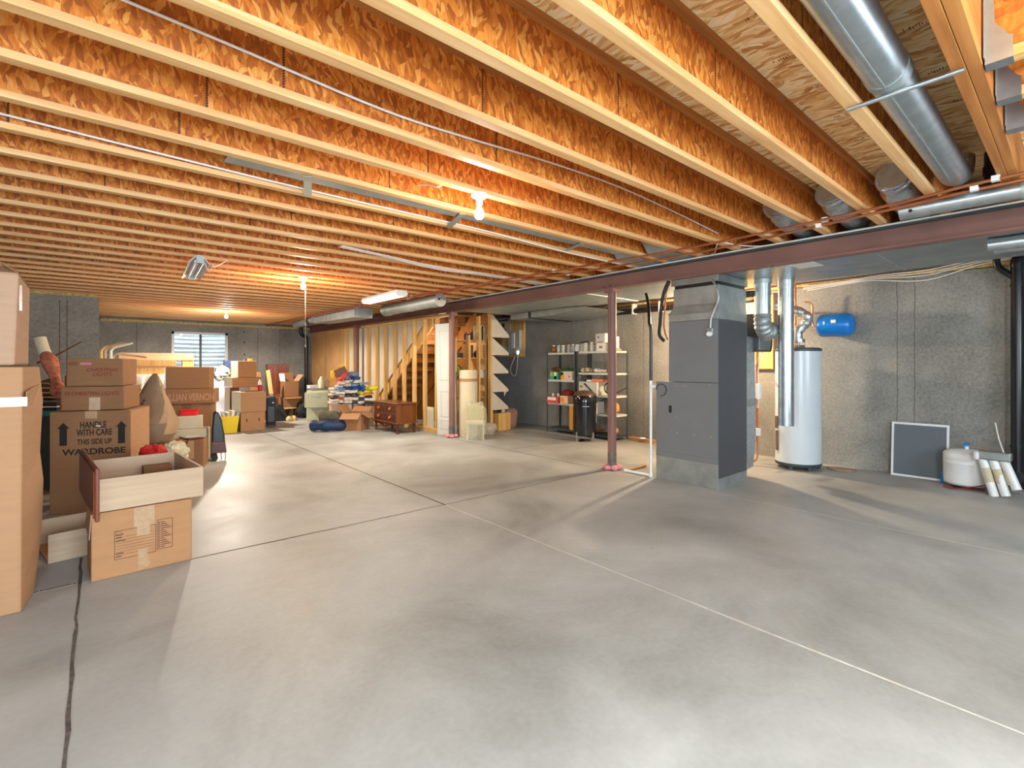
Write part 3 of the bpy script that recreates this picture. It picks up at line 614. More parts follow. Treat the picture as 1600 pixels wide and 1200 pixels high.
M().cyl((0, 0, 2.26), (0, 0, 2.362), .088, n=32).build('collar', MT['galv'], t)
tag(M().cyl((6.12, 2.62, 2.17), (6.12, 2.62, 2.25), .13, n=28).build('duct_damper', MT['blackpl']), 'black round duct damper up between the two vertical pipes', 'damper')
# water heater
t = thing('water_heater', 'tall white cylindrical water heater by the concrete wall', 'water heater', (7.12, 2.45, 0))
M().lathe([(.255, .075), (.268, .085), (.268, 1.545), (.255, 1.55)], n=48).build('jacket', MT['enamel'], t)
M().lathe([(0, .045), (.262, .045), (.271, .06), (.271, .085), (.0, .086)], n=48).build('base_ring', MT['greyd'], t)
M().lathe([(.269, 1.535), (.272, 1.55), (.272, 1.565), (.25, 1.58), (0, 1.585)], n=48).build('lid', MT['greyd'], t)
for a in (-60, 60, 180, -130): M().cyl((.24*math.cos(R(a)), .24*math.sin(R(a)), 0), (.24*math.cos(R(a)), .24*math.sin(R(a)), .05), .025, n=10).build('foot', MT['greyd'], t)
M().cyl((0, 0, 1.58), (0, 0, 1.62), .09, .07, n=20).build('draft_hood', MT['galv'], t)
for a in range(4): M().cyl((.075*math.cos(a*1.57+.5), .075*math.sin(a*1.57+.5), 1.58), (.075*math.cos(a*1.57+.5), .075*math.sin(a*1.57+.5), 1.67), .006, n=6).build('hood_leg', MT['galvd'], t)
M().tube([(0, 0, 1.66), (0, 0, 1.80), (.02, -.08, 1.90), (.0, -.11, 1.98), (-.02, -.02, 2.06), (-.05, .12, 2.12), (-.08, .25, 2.17)], .07, 20, 5, rad=lambda q: .062 + .004*math.sin(q*40)).build('vent_pipe', MT['foil'], t)
M().cyl((0, 0, 1.66), (0, 0, 1.70), .085, n=20).build('vent_collar', MT['galv'], t)
M().box(-.205, .185, .36, .022, .05, .26, rz=-42).build('gas_valve', MT['brownmetal'], t, smooth=False, bevel=.006)
M().box(-.19, .19, .60, .03, .05, .16, rz=-45).build('data_plate', MT['brownmetal'], t, smooth=False)
M().tube([(.12, .18, 1.58), (.12, .18, 2.0), (.2, .3, 2.06), (.45, .32, 2.1)], .011, 8, 5).build('copper_nipple', MT['copper'], t)
M().tube([(-.12, .18, 1.58), (-.12, .18, 1.7)], .011, 8).build('copper_nipple', MT['copper'], t)
# copper runs beside the heater
for i, (x, y, z0, z1, lb) in enumerate(((6.86, 2.86, .14, 2.45, 'copper riser between the return duct and the water heater'), (7.0, 2.93, .3, 2.45, 'copper riser farther back beside the water heater'),
                                         (7.28, 2.62, 1.75, 2.52, 'copper riser above the water heater'), (7.34, 2.56, 1.6, 2.52, 'second copper riser above the water heater'))):
    t = tag(M().cyl((x, y, z0), (x, y, z1), .013, n=10).build('copper_riser', MT['copper']), lb, 'pipe', 'copper risers by the water heater')
    if i == 0:
        M().tube([(x, y, .62), (x - .12, y + .02, .65), (x - .22, y + .03, .65)], .011, 8).build('branch', MT['copper'], t)
        M().tube([(x, y, 1.06), (x - .2, y + .03, 1.06)], .011, 8).build('branch', MT['copper'], t)
        M().tube([(x, y, .2), (x - .05, y, .08), (x - .16, y + .1, .03)], .012, 8, 4).build('drain_leg', MT['copper'], t)
        M().bb(x - .03, x + .03, y - .03, y + .03, .40, .50).build('fitting', MT['white'], t, smooth=False, bevel=.006)
    if i == 1:
        M().tube([(x, y, 1.35), (x - .25, y, 1.35)], .011, 8).build('branch', MT['copper'], t)
        M().prism([(-.02, .05), (.03, .05), (.015, -.06), (.0, -.06)], -.01, .01, 'xz').build('yellow_valve_lever', MT['card4'], t, smooth=False, loc=(x - .12, y - .04, .86))
t = thing('pump_box', 'small white plastic box on cords behind the furnace', 'controller', (6.50, 2.70, 1.02))
M().bb(-.035, .035, -.03, .03, -.1, .1).build('case', MT['white'], t, smooth=False, bevel=.01)
M().tube([(0, 0, .1), (0, 0, .28), (-.04, -.05, .45), (-.08, -.10, .53)], .005, 6, 4).build('cord', MT['wire'], t)
M().tube([(0, 0, -.1), (-.06, -.02, -.2), (-.18, -.05, -.15), (-.22, -.06, .2), (-.12, -.02, .35), (-.10, -.08, .52)], .004, 6, 5).build('cord', MT['wire'], t)
# light-coloured blocking behind
tag(M().bb(7.60, 7.648, 2.95, 3.5, 1.3, 2.4).build('wall_board', MT['stud'], smooth=False), 'pale wooden board on the wall behind the furnace', 'board')
# blue expansion tank
t = thing('expansion_tank', 'bright blue pressure tank fixed on the concrete wall', 'tank', (7.47, 2.12, 1.885))
mx = Matrix.Rotation(R(90), 4, 'X')
M().lathe([(0, -.215), (.06, -.213), (.11, -.20), (.14, -.175), (.152, -.14), (.152, .14), (.14, .175), (.11, .20), (.06, .213), (0, .215)], n=32, mx=mx).build('body', MT['blue'], t)
o = M().prism([(.02, .06), (.075, .06), (.075, -.02), (.02, -.02)], 0, .002, 'xz').build('data_label', MT['paper'], t, smooth=False); o.rotation_euler = (0, 0, R(-90)); o.location = (-.150, .03, .0)
o = M().prism([(-.012, .03), (.004, .03), (.004, -.012), (-.012, -.012)], 0, .002, 'xz').build('white_mark', MT['white'], t, smooth=False); o.rotation_euler = (0, 0, R(-90)); o.location = (-.1515, .085, .015)
M().bb(.09, .178, -.04, .04, -.04, .04).build('wall_bracket', MT['galvd'], t, smooth=False)
M().tube([(0, .21, 0), (0, .25, 0), (.02, .28, .08), (.02, .285, .30), (-.02, .36, .34)], .011, 8, 5).build('copper_tail', MT['copper'], t)
# condensate and drain piping
t = thing('condensate_pipe', 'white plastic drain pipe standing at the furnace corner', 'pipe', (5.15, 3.40, 0))
M().tube([(.0, 0, .022), (.0, 0, 1.18)], .016, 12).build('riser', MT['white'], t)
M().tube([(0, 0, .02), (-.0, .36, .02)], .016, 12).build('floor_run', MT['white'], t)
M().tube([(.0, .36, .02), (.45, .38, .02)], .016, 12).build('floor_run', MT['card4'], t)
M().cyl((.0, 0, .0), (0, 0, .05), .022, n=12).cyl((0, .34, .02), (0, .38, .02), .021, n=12).build('elbow', MT['white'], t)
M().tube([(0, 0, 1.10), (0, -.055, 1.10)], .02, 12).build('tee_branch', MT['white'], t)
M().tube([(.03, .03, .02), (.03, .03, 1.0)], .010, 10).build('grey_companion_pipe', MT['galvd'], t)
M().tube([(0, 0, 1.17), (0, 0, 1.78), (.0, .02, 1.86), (.1, .10, 2.10), (.2, .2, 2.26)], .019, 12, 3).build('black_upper_pipe', MT['blackpipe'], t)
t = thing('drain_pipe', 'black horizontal drain pipe high along the wall behind the post', 'pipe', (7.52, 0, 0))
M().cyl((0, 3.2, 2.34), (0, 5.75, 2.34), .05, n=20).build('pipe_section', MT['blackpipe'], t)
M().tube([(0, 5.75, 2.34), (.0, 5.85, 2.36), (.02, 5.9, 2.45)], .052, 16, 3).build('elbow', MT['blackpipe'], t)
for yy in (4.75, 5.3): M().bb(-.055, .07, yy, yy + .03, 2.28, 2.46).build('hanger_strap', MT['wire'], t, smooth=False)
t = thing('refrigerant_lines', 'black insulated line set and copper tube looping down by the furnace', 'pipe', (5.12, 3.0, 0))
M().tube([(.05, .17, 2.345), (-.0, .20, 2.22), (.02, .25, 2.05), (.04, .28, 1.85), (.04, .29, 1.72), (.07, .24, 1.64)], .02, 10, 5).build('insulated_line', MT['rubber'], t)
M().tube([(.10, .18, 2.345), (.04, .19, 2.22), (.06, .23, 2.02), (.08, .25, 1.80), (.09, .21, 1.66)], .010, 8, 5).build('copper_line', MT['copper'], t)
t = thing('soil_stack', 'thick black vertical soil pipe at the right edge', 'pipe', (7.50, .44, 0))
M().cyl((0, 0, .02), (0, 0, 2.42), .055, n=28).build('pipe_section', MT['blackpipe'], t)
M().tube([(0, 0, 2.40), (.0, .0, 2.47), (.03, -.06, 2.53), (.05, -.3, 2.53)], .057, 20, 4).build('elbow', MT['blackpipe'], t)
for z in (2.2, .48, .20): M().cyl((0, 0, z - .004), (0, 0, z + .03), .061, n=28).build('coupling_band', MT['blackpl'], t)
M().cyl((-.05, 0, .17), (-.085, 0, .17), .055, n=20).build('cleanout_plug', MT['blackpl'], t)
M().tube([(0, .02, 2.28), (0, .06, 2.33), (.0, .13, 2.40), (0, .16, 2.47), (0, .16, 2.56)], .032, 16, 4).build('wye_branch', MT['blackpipe'], t)
M().blob((0, 0, .015), (.12, .12, .03), .25, 3, 3).build('mortar_collar', MT['wallc'], t)
tag(M().tube([(4.75, .40, 2.56), (4.75, .40, 2.84)], .045, 16).cyl((4.75, .40, 2.68), (4.75, .40, 2.74), .052, n=16).build('vent_pipe', MT['blackpipe']), 'short black pipe up between the round duct and the doubled header', 'pipe')
# leaning screen, storage tank, filter unit
t = thing('filter_panel', 'grey mesh panel in a white frame leaning on the wall', 'panel', (7.54, 1.27, 0)); t.rotation_euler = (0, R(5), 0)
M().bb(-.01, .01, -.27, .27, .0, .022).bb(-.01, .01, -.27, .27, .63, .655).bb(-.01, .01, -.27, -.248, .022, .63).bb(-.01, .01, .248, .27, .022, .63).build('frame', MT['white'], t, smooth=False)
M().bb(-.004, .004, -.248, .248, .022, .63).build('mesh', mat('grey_mesh', (98, 106, 112), .7, var=.04, scale=60), t, smooth=False)
t = thing('storage_tank', 'short white round tank with a blue valve on the floor', 'tank', (7.40, .83, 0))
M().lathe([(.17, .03), (.195, .05), (.2, .09), (.2, .27), (.203, .275), (.2, .28), (.2, .32), (.203, .325), (.2, .33), (.2, .37), (.19, .385), (.15, .41), (0, .425)], n=40).build('body', MT['white'], t)
M().lathe([(.14, 0), (.15, .03), (.17, .035)], n=30).build('foot_ring', MT['blackpl'], t)
M().cyl((0, -.0, .42), (0, 0, .46), .018, n=10).build('valve_stem', MT['white'], t)
M().box(-.02, 0, .475, .07, .05, .03).build('blue_valve', MT['blue'], t, smooth=False, bevel=.006)
M().tube([(.02, 0, .45), (.06, -.10, .44), (.1, -.2, .40)], .007, 6, 4).build('yellow_tube', MT['card4'], t)
tag(M().tube([(7.23, 1.0, .02), (7.15, .85, .02), (7.22, .70, .03), (7.18, .62, .10), (7.2, .78, .035), (7.12, .92, .015), (7.2, 1.0, .012)], .006, 6, 6).build('red_tube', MT['redink']), 'red plastic tubing curled on the floor before the white tank', 'tube')
tag(M().bb(7.43, 7.47, 1.035, 1.06, .0, .12).build('blue_clip', MT['blue'], smooth=False, bevel=.008), 'small blue clip between the leaning panel and the white tank', 'clip')
t = thing('water_filter_unit', 'grey bracket with three white filter cartridges leaning by the black pipe', 'filter', (7.15, .62, .395), -4)
M().bb(-.05, .05, -.16, .09, -.03, .06).build('bracket', MT['galvflat'], t, smooth=False, bevel=.012)
M().bb(-.06, .045, .075, .125, -.04, .05).build('end_cap', MT['white'], t, smooth=False, bevel=.02)
for i, yy in enumerate((.06, -.025, -.105)):
    L_ = (.40, .38, .30)[i]
    c_ = M().cyl((0, 0, 0), (-.05, -.10, -L_ + .03), .038, n=20).build('cartridge', MT['white'], t, loc=(0, yy, -.03))
    M().cyl((-.013, -.026, -.09), (-.032, -.064, -.23), .0385, n=20).build('cartridge_label', MT['cream'], c_)
M().tube([(.0, -.10, .06), (.02, -.06, .20), (.05, -.03, .36)], .006, 6, 4).build('white_tube', MT['wire'], t)
tag(M().tube([(7.35 + .12*math.cos(a*.4), 2.02 + .15*math.sin(a*.4), .008 + a*.0004) for a in range(30)], .006, 6).build('hose_coil', MT['card4']), 'tan hose coiled on the floor beside the water heater', 'hose')
tag(M().box(7.40, 5.05, .03, .12, .55, .06, rz=-4).build('cardboard_box', MT['card'], smooth=False), 'flat tan box on the floor between the post and the white pipe', 'box')
tag(M().blob((7.33, 5.0, .075), (.05, .06, .015), .2, 3, 4, 14, 8).build('crumpled_paper', MT['paper']), 'white scrap of paper lying on the flat tan box', 'paper')
# ================================================================ stair enclosure under the beam
t = thing('stud_partition', 'open stud partition framing the stairs beneath the steel beam', 'stud framing', (5.277, 0, 0))
M().bb(-.045, .045, 7.95, 13.31, 0, .038).build('bottom_plate', MT['plate'], t, smooth=False, bevel=.002)
M().bb(-.045, .045, 7.95, 13.31, .040, .076).build('bottom_plate', MT['plate'], t, smooth=False, bevel=.002)
M().bb(-.045, .045, 7.81, 13.31, 2.302, 2.340).build('top_plate', MT['plate'], t, smooth=False, bevel=.002)
def stringer_z(y): return .70 + (11.12 - y) * .735
for y in (8.42, 8.89, 9.33, 9.78, 10.22, 10.68, 11.14, 11.6, 12.45, 12.93, 13.28):
    M().bb(-.044, .044, y - .019, y + .019, .076, 2.302).build('stud', MT['stud'], t, smooth=False, bevel=.002)
t = thing('stringer_board', 'diagonal stair stringer board behind the studs', 'stringer', (5.362, 0, 0))
M().prism([(11.7, stringer_z(11.7)), (11.7, stringer_z(11.7) - .30), (8.75, stringer_z(8.75) - .30), (8.75, stringer_z(8.75))], 0, .038, 'yz').build('board', MT['stud'], t, smooth=False)
M().prism([(11.7, stringer_z(11.7) + .10), (11.7, stringer_z(11.7) + .04), (8.68, stringer_z(8.68) + .04), (8.68, stringer_z(8.68) + .10)], -.024, .0, 'yz').build('skirt_strip', MT['plate'], t, smooth=False)
tag(M().prism([(13.30, 0.02), (11.78, .02), (11.78, .16), (8.9, stringer_z(8.9) - .02), (8.85, 2.335), (13.30, 2.335)], 5.323, 5.335, 'yz').build('stair_side_panel', MT['drywall'], smooth=False), 'pale drywall back seen between the studs above the stringer', 'panel')
t = thing('staircase', 'wooden stairs seen from below behind the studs', 'stairs', (5.405, 0, 0))
for i in range(11):
    yy = 11.5 - i * .27; z = .42 + i * .198
    if z > 2.45: break
    M().bb(0, .83, yy - .27, yy + .02, z, z + .03).build('tread', MT['stairw'], t, smooth=False)
    M().bb(0, .83, yy, yy + .02, z - .17, z).build('riser', MT['stairw'], t, smooth=False)
M().prism([(11.7, .0), (11.7, .5), (8.4, 2.5), (8.4, 2.2), (11.3, .0)], .83, .87, 'yz').build('far_stringer', MT['stairw'], t, smooth=False)
tag(M().bb(6.29, 6.31, 7.98, 13.3, 0, 2.42).build('stair_back_wall', MT['stairw'], smooth=False), 'brown wooden wall at the back of the stair enclosure', 'panel')
# white door leaning at the post
t = thing('door_slab', 'white panelled door leaning against the framing beside the red post', 'door', (5.235, 7.955, .078), 0); t.rotation_euler = (R(0), R(-1.5), R(-74)); t.location = (5.14, 8.17, .0)
M().bb(0, .46, -.018, .018, 0, 2.15).build('slab', MT['doorwhite'], t, smooth=False, bevel=.003)
for z0, z1 in ((.12, .30), (.36, .86), (1.06, 2.02)):
    mb = M()
    for a, b, c_, d_ in ((.09, .37, z0, z0 + .02), (.09, .37, z1 - .02, z1), (.09, .11, z0, z1), (.35, .37, z0, z1)): mb.bb(a, b, -.026, -.017, c_, d_)
    mb.build('raised_panel', MT['doorwhite'], t, smooth=False)
# end opening: studs, shelves with goods below the stairs
t = thing('end_studs', 'pair of bare studs standing in the opening under the stairs', 'stud framing', (0, 7.94, 0))
M().bb(5.925, 5.965, -.045, .045, 0.04, 2.34).build('stud', MT['stud'], t, smooth=False)
M().bb(5.67, 5.71, -.045, .045, 1.05, 1.95).build('stud', MT['stud'], t, smooth=False)
M().bb(5.60, 6.22, -.045, .045, 0, .038).build('bottom_plate', MT['stud'], t, smooth=False)
t = thing('panel_post', 'stud carrying a zigzag of five white triangular panels', 'post', (6.24, 7.90, 0))
M().bb(-.045, -.005, -.04, .05, 0, 2.48).build('stud', MT['stud'], t, smooth=False)
M().bb(-.004, .034, -.02, .05, 0, .46).build('lower_block', MT['stud'], t, smooth=False)
for i, (z0, z1, dx) in enumerate(((1.925, 2.38, .45), (1.56, 1.905, .44), (1.18, 1.545, .43), (.80, 1.175, .43), (.43, .795, .43))):
    M().prism([(-.004, z0), (dx, z0), (dx, z0 + .05), (.02, z1), (-.004, z1)], -.042, -.022, 'xz').build('triangular_panel', MT['drywall'], t, smooth=False)
M().prism([(.33, .80), (.41, .80), (.43, .86), (.34, .70)], -.021, -.005, 'xz').build('torn_scrap', MT['drywall'], t, smooth=False)
sh = thing('storage_shelves', 'wooden shelves packed with goods under the stairs', 'shelf', (0, 8.05, 0))
for z in (1.86, 1.50, 1.10, .70, .36): M().bb(5.50, 6.22, 0, .55, z - .02, z).build('shelf_board', MT['plate'], sh, smooth=False)
M().bb(5.46, 5.50, 0, .55, 0, 1.9).build('side_board', MT['stud'], sh, smooth=False)
M().bb(6.22, 6.26, .02, .55, 0, 1.9).build('side_board', MT['stud'], sh, smooth=False)
goods = [  # x, z, w, h, d, colour, kind, label
 (5.78, 1.86, .10, .16, .12, (70, 84, 104), 'bottle', 'blue-grey bottle on the top shelf under the stairs'),
 (5.87, 1.86, .09, .13, .12, (40, 38, 40), 'tin', 'black tin on the top shelf under the stairs'),
 (6.08, 1.86, .18, .30, .1, (190, 182, 130), 'book', 'pale green book upright on the top shelf under the stairs'),
 (6.17, 1.86, .07, .32, .1, (214, 190, 170), 'book', 'pinkish book at the end of the top shelf under the stairs'),
 (5.58, 1.50, .16, .10, .2, (60, 62, 66), 'tray', 'dark tray at the left of the second shelf under the stairs'),
 (5.80, 1.50, .12, .28, .15, (232, 186, 96), 'box', 'yellow box on the second shelf under the stairs'),
 (5.89, 1.50, .06, .26, .15, (110, 78, 50), 'frame', 'small brown frame beside the yellow box under the stairs'),
 (6.04, 1.50, .10, .14, .15, (44, 36, 34), 'figurine', 'dark lump on the second shelf under the stairs'),
 (6.14, 1.50, .10, .27, .12, (212, 160, 90), 'box', 'tan upright box at the right of the second shelf under the stairs'),
 (5.60, 1.10, .2, .24, .25, (150, 168, 80), 'bag', 'green bag on the middle shelf under the stairs'),
 (5.82, 1.10, .17, .15, .2, (206, 170, 112), 'box', 'tan box on the middle shelf under the stairs'),
 (6.05, 1.10, .10, .12, .2, (70, 96, 150), 'box', 'small blue box on the middle shelf under the stairs'),
 (6.15, 1.10, .11, .16, .2, (222, 218, 210), 'box', 'white box at the right of the middle shelf under the stairs'),
 (5.85, .70, .14, .22, .2, (206, 190, 176), 'bag', 'pale bundle on the fourth shelf under the stairs'),
 (6.06, .70, .12, .17, .2, (96, 60, 108), 'bag', 'purple bundle on the fourth shelf under the stairs'),
 (6.16, .70, .09, .12, .2, (190, 130, 60), 'box', 'orange-brown box on the fourth shelf under the stairs'),
 (6.03, .36, .10, .2, .2, (40, 90, 84), 'box', 'teal box on the lowest shelf under the stairs'),
 (6.14, .36, .10, .18, .2, (110, 40, 44), 'box', 'dark red box on the lowest shelf under the stairs'),
 (5.84, .36, .18, .24, .2, (206, 198, 186), 'bag', 'white plastic bundle on the lowest shelf under the stairs'),
 (6.06, .0, .26, .26, .3, (176, 158, 140), 'box', 'greyish carton on the floor below the shelves under the stairs')]
for i, (x, z, w_, h_, dp, c_, kd, lb) in enumerate(goods):
    m = mat('goods_' + kd, c_, .6, var=.1, scale=14)
    if kd == 'bag': mb = M().blob((0, 0, h_/2), (w_/2, dp/2, h_/2), .3, 2.5, i, 16, 10, sq=.7)
    elif kd == 'bottle': mb = M().lathe([(w_*.42, 0), (w_*.45, h_*.7), (w_*.2, h_*.82), (w_*.2, h_)], n=14)
    elif kd == 'figurine': mb = M().blob((0, 0, h_/2), (w_/2, w_/2, h_/2), .5, 2, i, 14, 10)
    else: mb = M().bb(-w_/2, w_/2, -dp/2, dp/2, 0, h_)
    tag(mb.build(kd, m, loc=(x, 8.08 + dp/2, z), smooth=kd in ('bag', 'bottle', 'figurine')), lb, kd, 'goods stored under the stairs')
t = thing('foam_roll', 'tall cream roll of foam standing in the stair opening', 'roll', (5.49, 7.66, 0))
M().lathe([(.0, 0), (.175, 0), (.18, .02), (.18, 1.24), (.172, 1.26), (.10, 1.26), (.10, 1.22), (0, 1.22)], n=36).build('roll', MT['cream'], t)
M().cyl((0, 0, 1.04), (0, 0, 1.10), .1825, n=36, caps=False).build('tape_band', MT['card4'], t)
M().cyl((.0, -.17, 0), (.03, -.15, .98), .03, n=14).build('loose_edge', MT['cream'], t)
# plastic-wrapped chair and bag
t = thing('wrapped_chair', 'old upholstered chair wrapped in clear plastic behind the red post', 'chair', (5.37, 7.26, 0), -38); t.scale = (.72, .72, .95)
M().bb(-.23, .23, -.18, .18, .28, .36).build('seat', MT['cream'], t, smooth=False, bevel=.03)
M().box(0, .16, .46, .46, .08, .34, rx=-8).build('backrest', mat('old_gold_cloth', (176, 164, 112), .8, var=.2, scale=20), t, smooth=False, bevel=.03)
for a in (-.2, .2):
    for b_ in (-.15, .15): M().bb(a - .018, a + .018, b_ - .018, b_ + .018, 0, .28).build('leg', MT['cream'], t, smooth=False)
M().blob((0, .0, .34), (.28, .26, .36), .16, 2.6, 9, 30, 20, sq=.55, flat=.05).build('plastic_wrap', clear('plastic_film', (228, 226, 200), .30, .15), t)
t = tag(M().blob((5.82, 7.50, .115), (.17, .15, .13), .25, 2.6, 3, 28, 16, sq=.75, flat=.1).build('plastic_bag', clear('plastic_grey', (190, 180, 160), .75, .25)), 'lumpy clear plastic bundle on the floor beside the wrapped chair', 'bag')
t = thing('wooden_box', 'brown wooden box full of dark bits behind the zigzag stud', 'box', (6.50, 8.02, 0), 8)
M().bb(-.17, .2, -.2, .2, 0, .36).build('crate', MT['stud'], t, smooth=False, bevel=.006)
for i in range(6): M().blob((-.12 + i*.06, -.05 + (i % 2)*.1, .39), (.05, .05, .04), .4, 3, i, 10, 8).build('contents', (MT['greyd'], MT['paper'], MT['black'])[i % 3], t)
tag(M().blob((6.86, 8.05, .21), (.17, .15, .22), .15, 2, 5, 24, 14, sq=.7, flat=.05).build('mauve_bag', mat('mauve_cloth', (150, 112, 100), .8)), 'mauve bag slumped beside the brown wooden box', 'bag')
# backing board with the electrical panel on the right wall
t = thing('utility_board', 'plywood backing board high on the wall with meters and box', 'board', (7.60, 9.1, 0))
M().bb(.0, .045, -.70, 1.0, 1.55, 2.44).build('backing', MT['stud'], t, smooth=False)
M().bb(-.10, .0, -.66, -.24, 1.62, 2.16).build('meter_box', clear('clear_cover', (214, 208, 190), .75, .2), t, smooth=False, bevel=.01)
M().bb(-.12, -.10, -.50, -.40, 1.75, 2.10).build('inner_switch_strip', MT['white'], t, smooth=False)
M().bb(-.03, .0, .05, .35, 1.80, 2.14).build('grid_board', MT['pinedk'], t, smooth=False)
M().bb(-.008, .0, -.15, .20, 1.58, 1.80).build('notice', MT['paper'], t, smooth=False)
M().bb(-.012, -.008, .0, .15, 1.64, 1.74).build('notice_mark', MT['black'], t, smooth=False)
M().cyl((-.12, -.62, 1.60), (-.12, -.62, 1.68), .02, n=12).build('white_plug_light', MT['tubeglow'], t)
M().tube([(-.1, -.5, 1.55), (-.12, -.36, 1.25), (-.12, -.48, 1.10), (-.12, -.58, 1.2), (-.1, -.6, 1.58)], .008, 6, 5).build('cord', MT['wire'], t)
t = thing('wall_poster', 'cream poster with a brown drawing pinned on the plywood board', 'poster', (7.585, 9.12, 2.0))
M().bb(-.005, .005, -.27, .27, 0, .50).build('sheet', MT['cream'], t, smooth=False)
mb = M()
for a, b_, c_ in ((.02, .33, .07), (.02, .22, .09), (-.06, .16, .06), (.1, .15, .06), (.0, .27, .05)):
    mb.cyl((-.007, a, b_), (-.005, a, b_), c_, n=14)
o = M().prism([(-.10, .05), (.12, .05), (.11, .12), (.15, .2), (.08, .24), (.07, .34), (.0, .38), (-.05, .33), (-.04, .24), (-.12, .2), (-.07, .13)], -.008, -.005, 'yz').build('drawing', MT['walnut2'], t, smooth=False)
M().bb(-.0065, -.005, -.2, .2, .415, .445).build('heading_line', MT['greyd'], t, smooth=False)

# ================================================================ metal shelving with jars and boxes
def shelving(name, lab, y0, y1, levels, x0=7.05, x1=7.45, top=1.60):
    t = thing(name, lab, 'shelving unit', (0, 0, 0), 0, 'steel shelving units on the right wall')
    for xx in (x0, x1):
        for yy in (y0, y1):
            sx = .035 if xx == x0 else -.035; sy = .035 if yy == y0 else -.035
            M().bb(xx, xx + sx, yy, yy + sy*.1, 0, top + .02).bb(xx, xx + sx*.1, yy, yy + sy, 0, top + .02).build('post', MT['greyd'], t, smooth=False)
    for z in levels:
        M().bb(x0 + .004, x1 - .004, y0 + .004, y1 - .004, z - .035, z).build('shelf', MT['shelflit'] if z > .2 else MT['greyd'], t, smooth=False)  # light caught by the upper shelves is put into their pale colour
    M().tube([(x1, y0, .95), (x1, y1, .55)], .008, 5).build('brace', MT['greyd'], t)
    return t
LA, LB = (1.60, 1.06, .60, .10), (1.61, 1.21, .80, .46, .08)
shelving('shelving_unit', 'dark steel shelving unit behind the black smoker, far from the post', 6.32, 7.10, LA)
shelving('shelving_unit', 'dark steel shelving unit standing behind the rust-red post', 5.40, 6.28, LB)
def jar(y, x, z, r, h, m, lid, lab):
    t = thing('jar', lab, 'jar', (x, y, z), 0, 'jars on the top shelves')
    M().lathe([(r*.9, 0), (r, .01), (r, h*.72), (r*.78, h*.82), (r*.78, h*.86)], n=16).build('glass_body', m, t)
    M().lathe([(0, h*.86), (r*.84, h*.86), (r*.84, h), (0, h)], n=16).build('lid', lid, t)
amber = mat('amber_glass', (150, 96, 40), .2, var=.1); gls = clear('jar_glass', (206, 204, 190), .6, .12); silv = MT['galv']
jars = [(7.0, amber, .052, .15, silv, 'amber jar at the far left of the top shelf'), (6.84, gls, .04, .17, MT['greyd'], 'clear jar second from the left on the top shelf'),
 (6.72, gls, .045, .14, MT['white'], 'clear white-lidded jar left of the red-lidded jar on the top shelf'), (6.60, gls, .04, .18, MT['redink'], 'clear jar with a red lid on the top shelf'), (6.50, gls, .05, .16, silv, 'clear jar with a silver lid right of the red-lidded jar'),
 (6.38, MT['paper'], .055, .15, MT['white'], 'opaque white jar left of the two dark-lidded jars'), (6.22, gls, .05, .19, MT['black'], 'left one of the two dark-lidded jars on the top shelf'), (6.13, gls, .055, .2, MT['black'], 'right one of the two dark-lidded jars on the top shelf'),
 (5.99, gls, .05, .18, MT['cream'], 'clear cream-lidded jar left of the white boxes'), (5.90, gls, .04, .11, silv, 'short clear jar next to the white boxes'), (5.56, gls, .05, .17, MT['cream'], 'clear jar between the white boxes and the red post')]
for y, m, r, h, lid, lb in jars: jar(y, 7.16 + .03*math.sin(y*9), 1.605, r, h, m, lid, lb)
def sbox(name, lab, cat, x, y, z, w_, d_, h_, col, rz=0, grp='things on the steel shelves', deco=None):
    m = mat('shelf_' + cat, col, .6, var=.06, scale=10)
    if deco:
        t = thing(name, lab, cat, (x, y, z), rz, grp)
        M().bb(-d_/2, d_/2, -w_/2, w_/2, 0, h_).build('body', m, t, smooth=False, bevel=.004)
        for (a0, a1, b0, b1, c) in deco: M().bb(-d_/2 - .002, -d_/2, w_*a0, w_*a1, h_*b0, h_*b1).build('printed_patch', mat('patch', c, .7, var=.1, scale=30), t, smooth=False)
        return t
    return tag(M().bb(-d_/2, d_/2, -w_/2, w_/2, 0, h_).build(name, m, loc=(x, y, z), rz=rz, smooth=False, bevel=.004), lab, cat, grp)
sbox('white_box', 'white carton on the top shelf, lower of the two stacked', 'box', 7.20, 5.76, 1.612, .20, .18, .15, (226, 216, 204), 6, deco=[(-.15, .2, .35, .65, (120, 116, 112))])
sbox('white_box', 'white carton with grey print tilted atop another on the top shelf', 'box', 7.20, 5.75, 1.765, .24, .20, .17, (232, 222, 210), -6, deco=[(.1, .3, .5, .7, (150, 146, 142)), (-.3, .35, .05, .14, (120, 116, 112))])
sbox('white_box', 'slim white upright pack right of the red post on the top shelf', 'box', 7.20, 5.37 + .1, 1.66, .07, .07, .21, (236, 230, 222), 0)
tag(M().blob((7.2, 5.47, 1.635), (.10, .085, .03), .1, 3, 4, 18, 10).build('wooden_tray', MT['pine']), 'pale wooden dish under the slim white pack on the top shelf', 'dish', 'things on the steel shelves')
sbox('seed_box', 'green and white printed carton at the far left of the second shelf', 'box', 7.18, 6.93, 1.062, .22, .2, .16, (96, 168, 110), 0, deco=[(-.5, .5, .0, .45, (70, 160, 130)), (-.35, -.05, .05, .9, (236, 230, 220)), (.15, .45, .45, .9, (170, 190, 90))])
tag(M().blob((7.18, 6.93, 1.26), (.10, .11, .05), .3, 3, 7, 16, 10).build('brown_bundle', MT['walnut2']), 'brown bundle lying on the green printed carton', 'bundle', 'things on the steel shelves')
